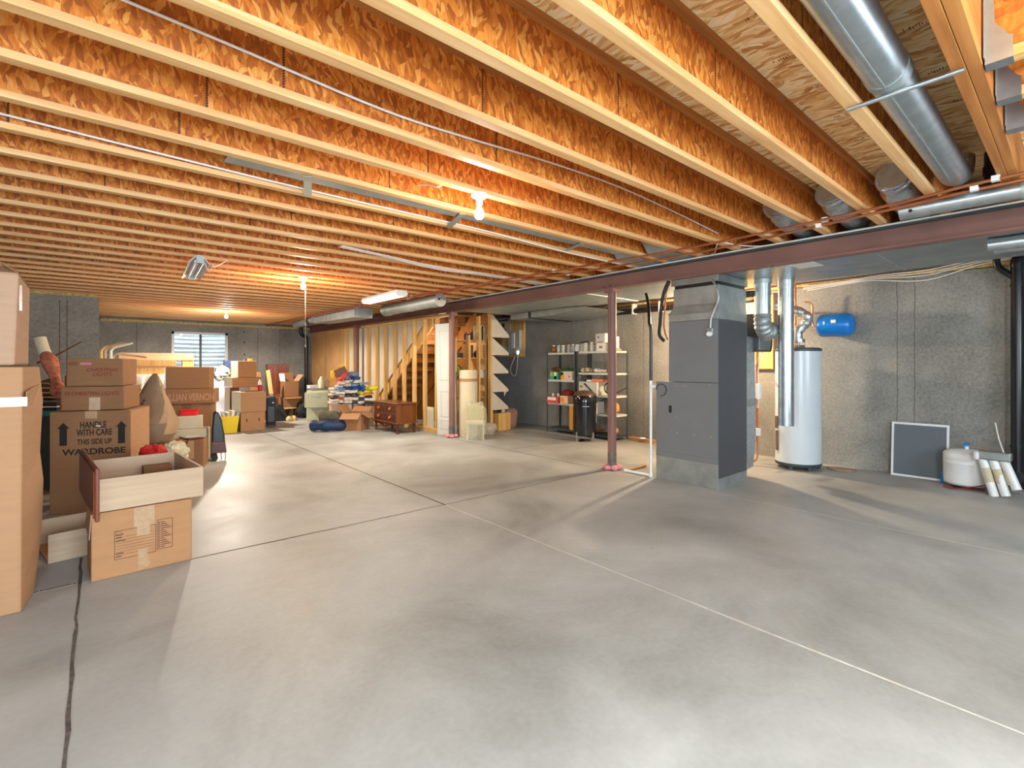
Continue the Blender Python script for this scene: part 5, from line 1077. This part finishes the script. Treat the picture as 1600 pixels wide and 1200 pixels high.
for k, (a, b, z, hh, yy) in enumerate(((-.54, .36, 1.172, .12, -.25), (-.54, .50, 1.292, .045, -.2), (-.54, .38, 1.337, .12, -.22), (-.54, .72, 1.457, .15, -.05), (.42, .72, 1.172, .12, -.1))):
    tag(M().bb(.98 + a, .98 + b, 12.6 + yy - .09, 12.6 + yy + .09, z, z + hh - .004).build('lumber', MT['pine'] if k % 2 else MT['stud'], smooth=False, bevel=.002), ('lowest', 'second lowest, thinnest', 'middle, thick', 'topmost, longest', 'short separate')[k] + ' pale board in the pile on the sheeted bench', 'board', 'boards on the sheeted bench')
tag(M().bb(1.50, 1.70, 12.47, 12.65, 1.292, 1.453).build('lumber', MT['stud'], smooth=False), 'short block under the end of the topmost pale board', 'board', 'boards on the sheeted bench')
for k in range(3):
    x_, y2 = px(158 + k*6 + (3 if k == 2 else 0), 9.1)
    o = tag(M().tube([(0, 0, 0), (0, 0, 1.62), (.05, 0, 1.68), (.32, 0, 1.77)], .022, 6).build('bent_frame', (MT['stud'], MT['pine'], MT['paper'])[k], loc=(x_, y2 - .06*k, 0)), ('leftmost', 'middle', 'rightmost')[k] + ' of three pale bent frames standing behind the handwritten cartons', 'frame', 'pale bent frames')
x_, y2 = px(177, 9.1)
tag(M().tube([(0, 0, 0), (0, 0, 1.50), (.05, 0, 1.57), (.5, -.1, 1.50)], .018, 6).build('bent_frame', MT['pine'], loc=(x_, y2 + .1, 0)), 'pale frame bent over toward the board pile', 'frame')
tag(M().bb(-.3, .3, -.25, .25, 0, .70).build('cardboard_box', MT['card4'], loc=(1.15, 9.6, 0), rz=-10, smooth=False, bevel=.006), 'yellowish carton half hidden behind the crumpled paper sack', 'box', 'moving cartons')

# --- white-sided stack, yellow tub, white bag
fb = fbox(376, 414, 645, 9.95, 8, .50)
t = carton('tan carton with two hand holes at the bottom of the white-sided stack', fb, MT['card4'], tape=False, group='moving cartons')
for xx in (-.12, .12): M().bb(xx - .012, xx + .012, -.2515, -.25, .19, .25).build('hand_hole', MT['walnut'], t, smooth=False)
z1 = fb[2][2]
M().bb(-fb[2][0]/2 - .001, -fb[2][0]/2, -.25, .25, 0, z1).build('brown_side', MT['card3'], t, smooth=False)
fb = fbox(376, 416, 613, 9.95, 7, .50, z0=z1 + .003); z2 = fb[0][2] + fb[2][2]; bcx, bcy = fb[0][:2]
t = carton('worn tan carton second from the floor in the white-sided stack', fb, MT['card4'], tape=False, group='moving cartons')
M().bb(-fb[2][0]/2 - .004, -fb[2][0]/2, -.25, .25, .0, fb[2][2]).build('white_side', MT['paper'], t, smooth=False)
fb0 = fbox(359, 374, 640, 10.6, 8, .30); 
t = carton('brown carton standing between the yellow tub and the hand-hole carton', (fb0[0], fb0[1], (fb0[2][0], .30, .86)), MT['card3'], tape=False, group='moving cartons')
M().bb(-fb0[2][0]/2 - .004, -fb0[2][0]/2, -.15, .15, .0, .86).build('white_side', MT['paper'], t, smooth=False)
fb = fbox(362, 408, 606, 10.5, 8, .46, z0=.875); z3 = fb[0][2] + fb[2][2]
t = carton('flat tan carton with white side, lower of the two wide ones in the white-sided stack', fb, MT['card5'], tape=False, group='moving cartons'); M().bb(-fb[2][0]/2 - .004, -fb[2][0]/2, -.23, .23, .0, fb[2][2]).build('white_side', MT['paper'], t, smooth=False)
fb = fbox(363, 409, 590, 10.5, 8, .48, z0=z3 + .004); z4 = fb[0][2] + fb[2][2]
t = carton('flat tan carton with white side, upper of the two wide ones in the white-sided stack', fb, MT['card'], tape=False, group='moving cartons'); M().bb(-fb[2][0]/2 - .004, -fb[2][0]/2, -.24, .24, .0, fb[2][2]).build('white_side', MT['paper'], t, smooth=False)
fb = fbox(372, 401, 564, 10.55, 8, .40, z0=z4 + .004); z5 = fb[0][2] + fb[2][2]
t = carton('tan carton with white side topmost in the white-sided stack', fb, MT['card'], tape=False, group='moving cartons'); M().bb(-fb[2][0]/2 - .004, -fb[2][0]/2, -.20, .20, .0, fb[2][2]).build('white_side', MT['paper'], t, smooth=False)
cx_, cy_, _ = fb[0]
tag(M().bb(-.04, .04, -.03, .03, 0, .055).build('yellow_pack', mat('yellow_pack', (236, 206, 40), .5), loc=(cx_ + .10, cy_ - .1, z5), smooth=False), 'small yellow pack on the topmost white-sided carton', 'pack')
tag(M().bb(-.03, .03, -.03, .03, 0, .045).build('purple_pack', mat('purple_pack', (96, 84, 130), .5), loc=(cx_ + .01, cy_ - .1, z5), smooth=False), 'small purple pack beside the yellow pack', 'pack')
fbx, fby = px(344, 11.15)
t = thing('rubbish_bag', 'big white plastic bag behind the yellow tub', 'bag', (fbx, fby, 0))
M().blob((0, .15, .52), (.22, .25, .53), .2, 2.2, 3, 30, 20, sq=.8, flat=.05).build('bag_body', mat('white_film', (226, 228, 236), .4, var=.03), t)
M().blob((.06, .12, 1.16), (.16, .15, .17), .35, 2.6, 4, 24, 14).build('clear_top', mat('clear_bundle', (176, 180, 172), .3, var=.25, scale=16), t)
M().blob((-.12, .14, 1.0), (.08, .08, .14), .35, 2.6, 5, 18, 12).build('grey_knot', mat('grey_film', (120, 126, 140), .4, var=.25, scale=16), t)
tag(M().bb(-.18, .14, -.06, .06, 0, .17).build('blue_crate', mat('dark_blue', (44, 60, 88), .5, var=.3, scale=20), loc=(fbx + .30, fby + .25, 1.29), smooth=False), 'dark blue and white framed thing on the white bag beside the top carton', 'frame')
t = thing('storage_tub', 'bright yellow plastic tub full of papers beside the hand-hole carton', 'tub', px(355, 9.85) + (0,), -10)
ym = mat('yellow_plastic', (238, 206, 28), .4, var=.03)
mb = M(); a0, a1, b0, b1, hh = .165, .21, .13, .165, .335
mb.add([(-a0,-b0,0),(a0,-b0,0),(a0,b0,0),(-a0,b0,0),(-a1,-b1,hh),(a1,-b1,hh),(a1,b1,hh),(-a1,b1,hh)], [(0,3,2,1),(0,1,5,4),(1,2,6,5),(2,3,7,6),(3,0,4,7)])
o = mb.build('tub', ym, t, smooth=False); o.modifiers.new('thick', 'SOLIDIFY').thickness = .008
for k in range(5): M().box(-.13 + k*.065, .0, .30 + .03*(k % 2), .05, .24, .22, ry=-20 + k*9, rz=k*5).build('papers', (MT['paper'], MT['galvd'], MT['cream'])[k % 3], t, smooth=False)
# --- suitcases, leaning boards, far corner
def suitcase(lab, loc, rz, w_, d_, h_):
    t = thing('suitcase', lab, 'suitcase', loc, rz)
    M().bb(-w_/2, w_/2, -d_/2, d_/2, .05, h_).build('shell', mat('suitcase_cloth', (36, 40, 52), .7, var=.15), t, smooth=False, bevel=.05)
    M().bb(-w_*.38, w_*.38, -d_/2 - .02, -d_/2 + .01, .12, h_*.7).build('front_pocket', MT['blackpl'], t, smooth=False, bevel=.02)
    for s in (-1, 1): M().cyl((s*w_*.38 - .012, d_*.2, .035), (s*w_*.38 + .012, d_*.2, .035), .035, n=14).build('wheel', MT['rubber'], t)
    M().tube([(-.06, 0, h_ - .01), (-.05, 0, h_ + .03), (.05, 0, h_ + .03), (.06, 0, h_ - .01)], .01, 6, 4).build('handle', MT['blackpl'], t)
    M().cyl((w_*.2, -d_/2 - .024, h_*.8), (w_*.2, -d_/2, h_*.8), .012, n=8).build('badge', MT['galv'], t)
x_, y2 = px(423.5, 10.75); suitcase('upright dark blue-black suitcase right of the hand-hole carton', (x_, y2, 0), -15, .20, .40, .68)
x_, y2 = px(438, 11.9)
t = thing('backpack', 'small black bag slumped on the floor right of the suitcase', 'bag', (x_, y2, 0))
M().prism([(-.13, 0), (.17, 0), (.16, .05), (.04, .36), (-.10, .40), (-.14, .3)], -.12, .12, 'xz').build('bag_body', MT['blackpl'], t, smooth=False, bevel=.03)
M().tube([(-.1, -.12, .36), (-.02, -.15, .2), (.1, -.13, .06)], .012, 6, 4).build('strap', MT['rubber'], t)
x_, y2 = px(414, 11.6)
tag(M().prism([(-.26, 0), (.02, 0), (-.05, .64), (-.30, .64)], -.01, .01, 'xz').build('leaning_board', MT['card5'], loc=(x_ + .05, y2 + .4, .55), smooth=False), 'tan flat cardboard sheet leaning behind the suitcase', 'cardboard sheet')
tag(M().prism([(0, 0), (.09, 0), (-.02, .82), (-.10, .80)], -.02, .02, 'xz').build('leaning_plank', MT['stud'], loc=(x_ + .20, y2 + .3, .42), smooth=False), 'pale plank leaning beside the tan cardboard sheet', 'plank')
tag(M().bb(-.5, .3, -.2, .2, 0, .52).build('low_cabinet', MT['walnut2'], loc=(x_ + .1, y2 + .55, 0), smooth=False), 'brown low cabinet behind the suitcase, carrying the leaning sheets', 'cabinet')
t = thing('spray_bottle', 'red and white bottle on the worn tan carton', 'bottle', (bcx + .19, bcy - .08, z2 + .001))
M().lathe([(.0, 0), (.045, 0), (.045, .13), (.0, .14)], n=16).build('red_body', mat('red_body', (176, 24, 40), .4), t)
M().lathe([(.04, .135), (.03, .2), (.012, .24), (0, .245)], n=16).build('white_top', MT['white'], t)
t = tag(M().bb(-.16, .16, -.12, .12, 0, .018).build('dark_tray', MT['walnut'], loc=(bcx + .02, bcy - .08, z2 + .001), rz=12, smooth=False), 'dark flat tray lying on the worn tan carton', 'tray')
# far corner: wardrobe, chair with boxes
x_, y2 = px(436, 13.2)
t = thing('wooden_cabinet', 'dark red-brown wooden cabinet in the far corner behind the open carton', 'cabinet', (x_, y2 + .4, 0), -6)
M().bb(-.2, .32, -.2, .2, 0, 1.37).build('body', MT['walnut2'], t, smooth=False, bevel=.006)
M().bb(-.19, .05, -.215, -.2, .05, 1.34).build('door', MT['cherry'], t, smooth=False, bevel=.004)
M().bb(.07, .31, -.215, -.2, .05, 1.34).build('door', MT['cherry'], t, smooth=False, bevel=.004)
D_ = 12.3
fb = fbox(446, 467, 0, D_, 6, .36)
cx_, cy_, _ = fb[0]
t = thing('chair', 'wooden chair in the far corner carrying two open cartons', 'chair', (cx_, cy_, 0), 6)
M().bb(-.22, .22, -.2, .2, .25, .29).build('seat', MT['stud'], t, smooth=False)
for a in (-.2, .2):
    for b in (-.18, .18): M().bb(a - .018, a + .018, b - .018, b + .018, 0, .25).build('leg', MT['walnut2'], t, smooth=False)
t = carton('lower open carton on the chair in the far corner', ((cx_, cy_, .292), 6, (.40, .36, .24)), MT['card2'], tape=False, closed=False, group='moving cartons')
flap(t, 'f', .40, .36, .24, 100, .12, MT['card']); flap(t, 'r', .40, .36, .24, 80, .06, MT['card']); M().bb(-.19, .19, -.17, .17, .01, .235).build('contents', MT['card3'], t, smooth=False)
t = carton('tall open carton on top of the lower one on the far chair', ((cx_ + .01, cy_ + .01, .54), 6, (.34, .32, .40)), MT['card2'], tape=False, closed=False, group='moving cartons')
flap(t, 'b', .34, .32, .40, 5, .22, MT['card2']); flap(t, 'r', .34, .32, .40, 35, .20, MT['card6']); flap(t, 'l', .34, .32, .40, 8, .20, MT['white'])
for k, (u, D, z, r3, c_, lb) in enumerate(((455, 12.0, .04, (.12, .1, .08), (80, 66, 60), 'dark brown bundle on the floor under the far chair'), (452, 11.8, .05, (.07, .08, .07), (200, 170, 120), 'pale shoe-like bundle on the floor before the far chair'), (459, 12.0, .05, (.06, .08, .07), (224, 186, 120), 'tan bundle at the feet of the far chair'),
        (472, 12.6, .20, (.16, .16, .22), (34, 34, 36), 'black sack right of the far chair against the tan wall'), (440, 13.0, .18, (.22, .2, .2), (74, 52, 42), 'dark brown heap left of the far chair'), (440, 13.0, .37, (.16, .14, .06), (206, 204, 200), 'white cloth on the dark brown heap left of the far chair'), (437, 13.2, .46, (.14, .1, .12), (120, 70, 44), 'reddish bundle in the far corner before the dark cabinet'))):
    x_, y2 = px(u, D); tag(M().blob((x_, y2, z), r3, .3, 2.6, k + 40, 20, 12, flat=.1).build('bundle', mat('bundle_cloth', c_, .8, var=.3, scale=12)), lb, 'bundle')
t = thing('drain_stack', 'dark vertical pipe in the far corner beside the tan wall', 'pipe', (5.02, 15.45, 0))
M().cyl((0, 0, 0), (0, 0, 2.1), .055, n=18).build('pipe_section', MT['blackpipe'], t); M().tube([(0, 0, 2.1), (-.02, -.0, 2.2), (-.15, 0, 2.3), (-.16, 0, 2.5)], .055, 14, 4).build('offset', MT['blackpipe'], t)

# --- filing cabinet, heap of papers, open carton, dresser
fb = fbox(487, 521, 611, 11.65, -3, .55)
x_, y2, _ = fb[0]; w_, h_ = fb[2][0], .74
gm = mat('file_beige', (190, 190, 158), .45, .1, var=.04)
t = thing('filing_cabinet', 'beige two-drawer filing cabinet with its top drawer open', 'cabinet', (x_, y2, 0), -26)
M().bb(-w_/2, w_/2, -.275, .275, 0, h_).build('body', gm, t, smooth=False, bevel=.006)
dr = M().bb(-w_/2 + .01, w_/2 - .01, -.54, -.275, .41, .69).bb(-w_/2, w_/2, -.56, -.54, .36, .71).build('drawer', gm, t, smooth=False, bevel=.004)
M().bb(-.08, .08, -.564, -.559, .60, .63).build('handle', MT['galv'], dr, smooth=False); M().bb(-.012, .012, -.563, -.559, .66, .68).build('lock', MT['galv'], dr, smooth=False)
dr = M().bb(-w_/2 + .01, w_/2 - .01, -.279, -.270, .04, .36).build('drawer', gm, t, smooth=False, bevel=.003); M().bb(-.08, .08, -.285, -.278, .27, .30).build('handle', MT['galvd'], dr, smooth=False)
tag(M().bb(-.24, .27, -.2, .2, 0, .05).build('silver_box', MT['galvflat'], loc=(x_, y2, h_ + .001), smooth=False, bevel=.004), 'flat grey box on the beige filing cabinet', 'box')
tag(M().bb(-.1, .12, -.1, .1, 0, .07).build('papers', MT['paper'], loc=(x_ - .16, y2, h_ + .054), smooth=False), 'small stack of papers at the left on the flat grey box', 'papers')
t = thing('milk_jug', 'cream plastic jug on the filing cabinet', 'jug', (x_ + .02, y2 - .08, h_ + .053))
M().lathe([(.0, 0), (.07, 0), (.075, .02), (.075, .18), (.03, .25), (.025, .28), (0, .285)], n=18).build('jug_body', MT['cream'], t); M().tube([(.03, 0, .24), (.085, 0, .23), (.09, 0, .12)], .012, 6, 4).build('handle', MT['cream'], t)
tag(M().lathe([(0, 0), (.06, 0), (.06, .16), (.02, .22), (0, .22)], n=16).build('second_jug', MT['pine'], loc=(x_ + .16, y2 - .05, h_ + .053)), 'pinkish jug right of the cream jug', 'jug')
heap = [ # u, D, w, d, h, rz, colour, name, label
 (523, 10.95, .19, .3, .50, -10, (190, 158, 134), 'box', 'pinkish tan carton right of the filing cabinet, first under the paper heap'),
 (540, 10.95, .19, .3, .50, -6, (196, 178, 164), 'box', 'pale carton under the paper heap, second from the filing cabinet'),
 (557, 11.0, .20, .3, .50, -8, (172, 142, 108), 'box', 'tan carton under the paper heap, third from the filing cabinet'),
 (574, 11.05, .19, .3, .50, -6, (160, 130, 100), 'box', 'tan carton under the paper heap, farthest from the filing cabinet')]
for k, (u, D, ww_, dd_, hh_, rz, c_, nm, lb) in enumerate(heap):
    x_, y2 = px(u, D)
    tag(M().bb(-ww_/2, ww_/2, -dd_/2, dd_/2, 0, hh_).build(nm, mat('heap_' + nm, c_, .6, var=.08, scale=9), loc=(x_, y2, 0), rz=rz, smooth=False, bevel=.004), lb, nm, 'cartons under the paper heap')
rr = random.Random(77)
mags = [((24, 74, 140), 'blue'), ((220, 214, 206), 'white'), ((200, 56, 42), 'red'), ((236, 222, 50), 'yellow'), ((52, 46, 44), 'black'), ((214, 202, 184), 'cream'), ((110, 140, 178), 'pale blue'), ((228, 146, 40), 'orange')]
MG = [mat('print_' + n_.replace(' ', '_'), c_, .5, var=.3, scale=24) for c_, n_ in mags]
cols = [(521, [5, 1, 4, 5, 1, 5]), (532, [1, 2, 5, 1, 6, 1, 5, 2]), (543, [5, 1, 4, 1, 0, 5, 1, 6]), (554, [4, 1, 4, 5, 0, 6, 1, 0]), (565, [1, 4, 5, 3, 0, 0, 6]), (576, [4, 1, 4, 7, 3, 3])]
tops = [.86, 1.06, 1.10, 1.10, .98, .86]
for k, (u, seq) in enumerate(cols):
    z_ = .505; x0_, y0_ = px(u, 10.88 + .01*k); th = (tops[k] - z_) / len(seq)
    for q, ci in enumerate(seq):
        ww_, dd_ = rr.uniform(.15, .21), rr.uniform(.18, .26); t_ = th * rr.uniform(.85, 1.0)
        mb = M()
        if q % 3 == 2: mb.blob((0, 0, t_/2), (ww_/2, dd_/2, t_*.55), .25, 2.5, k*9 + q, 16, 8, sq=.6)
        else: mb.box(0, 0, t_/2, ww_, dd_, t_*.9, rx=rr.uniform(-4, 4), ry=rr.uniform(-5, 5))
        tag(mb.build('magazine_stack', MG[ci], loc=(x0_ + rr.uniform(-.02, .02), y0_ + rr.uniform(-.05, .03), z_), rz=rr.uniform(-25, 15), smooth=q % 3 == 2, bevel=0 if q % 3 == 2 else .006),
            f'{mags[ci][1]} bundle, {ORD[q]} from the bottom in the paper heap column {ORD[k]} from the cabinet', 'magazines', 'printed matter in the paper heap')
        z_ += th
tag(M().blob((0, 0, .05), (.12, .08, .05), .2, 2.5, 3, 18, 10, sq=.7).build('yellow_bag', mat('yellow_film', (240, 220, 40), .4, var=.3, scale=16), loc=px(583, 10.8) + (.80,)), 'bright yellow packet at the right end of the paper heap', 'packet')
x_, y2 = px(532, 10.8)
t = thing('toy_package', 'brown, red and yellow package tilted on top of the paper heap', 'package', (x_, y2, 1.07), -10)
M().box(0, 0, .13, .26, .10, .17, ry=-28).build('box_body', mat('package_brown', (110, 64, 36), .5, var=.35, scale=22), t, smooth=False)
M().box(.09, -.055, .06, .20, .02, .09, ry=-28).build('red_band', mat('package_red', (214, 54, 48), .5, var=.2, scale=20), t, smooth=False)
M().box(.03, -.02, .28, .09, .06, .07, ry=-28).build('yellow_top', mat('package_yellow', (240, 180, 40), .5), t, smooth=False)
M().blob((-.17, -.03, .06), (.05, .05, .12), .1, 2, 3, 14, 10).build('yellow_wing', mat('package_orange', (238, 170, 36), .5), t)
tag(M().blob((px(552, 10.85)[0], px(552, 10.85)[1], 1.15), (.13, .10, .06), .2, 2, 5, 18, 12).build('blue_bag', mat('blue_white', (120, 140, 170), .6, var=.4, scale=14)), 'blue and white lumpy bag behind the tilted package', 'bag')
x_, y2 = px(548, 10.72)
tag(M().tube([(x_ - .06, y2, 1.06), (x_ + .0, y2 - .06, 1.12), (x_ + .06, y2 - .05, 1.05), (x_ + .0, y2 - .07, .98), (x_ - .05, y2 - .04, .99)], .012, 6, 5).build('bag_strap', MT['navy']), 'dark blue strap curling over the paper heap', 'strap')
fb = fbox(548, 566, 645, 10.25, 46, .44)
# open carton seen on its corner
x_, y2 = px(565, 10.1)
t = thing('cardboard_box', 'open tan carton with spread flaps between the sleeping bag and dresser', 'box', (x_, y2 + .28, 0), 42, 'moving cartons')
w_, d_, h_ = .40, .40, .36; k = .006
M().bb(-w_/2, w_/2, -d_/2, -d_/2 + k, 0, h_).bb(-w_/2, w_/2, d_/2 - k, d_/2, 0, h_).bb(-w_/2, -w_/2 + k, -d_/2, d_/2, 0, h_).bb(w_/2 - k, w_/2, -d_/2, d_/2, 0, h_).bb(-w_/2, w_/2, -d_/2, d_/2, 0, k).build('body', MT['card'], t, smooth=False)
flap(t, 'l', w_, d_, h_, 125, .19, MT['card4']); flap(t, 'f', w_, d_, h_, 120, .19, MT['card4']); flap(t, 'r', w_, d_, h_, 60, .19, MT['card']); flap(t, 'b', w_, d_, h_, 30, .19, MT['card'])
M().bb(-.19, .19, -.19, .19, .02, .30).build('contents', MT['greyd'], t, smooth=False)
M().bb(-.04, -.02, -d_/2 - .0015, -d_/2, .12, .22).build('printed_mark', MT['black'], t, smooth=False)
# sleeping bags
x_, y2 = px(515, 10.0)
tag(M().tube([(x_ - .28, y2 + .22, .12), (x_ - .18, y2 + .10, .125), (x_, y2, .12), (x_ + .22, y2 - .02, .11), (x_ + .31, y2 + .02, .10)], .11, 20, 6, rad=lambda q: (.105 + .012*math.sin(q*19))*(1 if .04 < q < .97 else .75)).build('sleeping_bag', mat('blue_nylon', (24, 50, 88), .6, var=.25, scale=7)), 'rolled blue sleeping bag on the floor before the filing cabinet', 'sleeping bag')
x_, y2 = px(519, 10.32)
tag(M().tube([(x_ - .22, y2 + .10, .30), (x_, y2 - .03, .28), (x_ + .22, y2 - .10, .22)], .11, 20, 6, rad=lambda q: .11 + .012*math.sin(q*15)).build('rolled_blanket', mat('grey_green', (98, 94, 76), .8, var=.25, scale=8)), 'grey-green rolled blanket lying on the blue sleeping bag', 'blanket')
# dresser
t = thing('dresser', 'small dark wooden chest of four drawers on turned legs', 'dresser', (4.76, 9.22, 0), 0)
DX, DY = .44, 1.0
M().bb(-DX/2, DX/2, -DY/2, DY/2, .22, .58).build('carcass', MT['walnut2'], t, smooth=False, bevel=.004)
M().bb(-DX/2 - .02, DX/2 + .02, -DY/2 - .02, DY/2 + .02, .58, .605).build('top', MT['walnut2'], t, smooth=False, bevel=.006)
M().bb(-DX/2 - .02, DX/2 + .02, -DY/2 - .02, DY/2 + .02, .195, .225).build('base_moulding', MT['walnut2'], t, smooth=False, bevel=.006)
M().prism([(-DY/2, .195), (DY/2, .195), (DY/2, .17), (.25, .15), (0, .10), (-.25, .15), (-DY/2, .17)], -DX/2, -DX/2 + .02, 'yz').build('apron', MT['walnut'], t, smooth=False)
M().lathe([(0, .006), (.018, .005), (.022, 0)], (0, 0, 0), 10, Matrix.Translation((-DX/2 - .002, .0, .15)) @ Matrix.Rotation(R(-90), 4, 'Y')).build('carved_shell', MT['copper'], t)
for zz0 in (.24, .41):
    for yy in (-.25, .25):
        dr = M().bb(-DX/2 - .012, -DX/2 + .002, yy - .235, yy + .235, zz0, zz0 + .155).build('drawer', MT['walnut'], t, smooth=False, bevel=.006)
        M().prism([(yy - .045, zz0 + .09), (yy - .02, zz0 + .115), (yy + .02, zz0 + .115), (yy + .045, zz0 + .09), (yy + .02, zz0 + .065), (yy, zz0 + .04), (yy - .02, zz0 + .065)], -DX/2 - .018, -DX/2 - .012, 'yz').build('brass_pull', MT['copper'], dr, smooth=False, bevel=.002)
        M().tube([(-DX/2 - .02, yy - .03, zz0 + .085), (-DX/2 - .035, yy - .015, zz0 + .055), (-DX/2 - .035, yy + .015, zz0 + .055), (-DX/2 - .02, yy + .03, zz0 + .085)], .005, 6, 4).build('bail_handle', MT['copper'], dr)
for a in (-1, 1):
    for b in (-1, 1): M().lathe([(.012, 0), (.03, .01), (.028, .03), (.016, .05), (.024, .08), (.018, .11), (.03, .15), (.032, .20)], (a*(DX/2 - .035), b*(DY/2 - .035), 0), 16).build('leg', MT['walnut'], t)
tag(M().bb(-.012, .012, -.12, .12, 0, .5).build('plywood_offcut', MT['cream'], loc=(5.26, 8.65, .0), rz=0, smooth=False), 'pale offcut standing between the two rightmost studs', 'offcut')
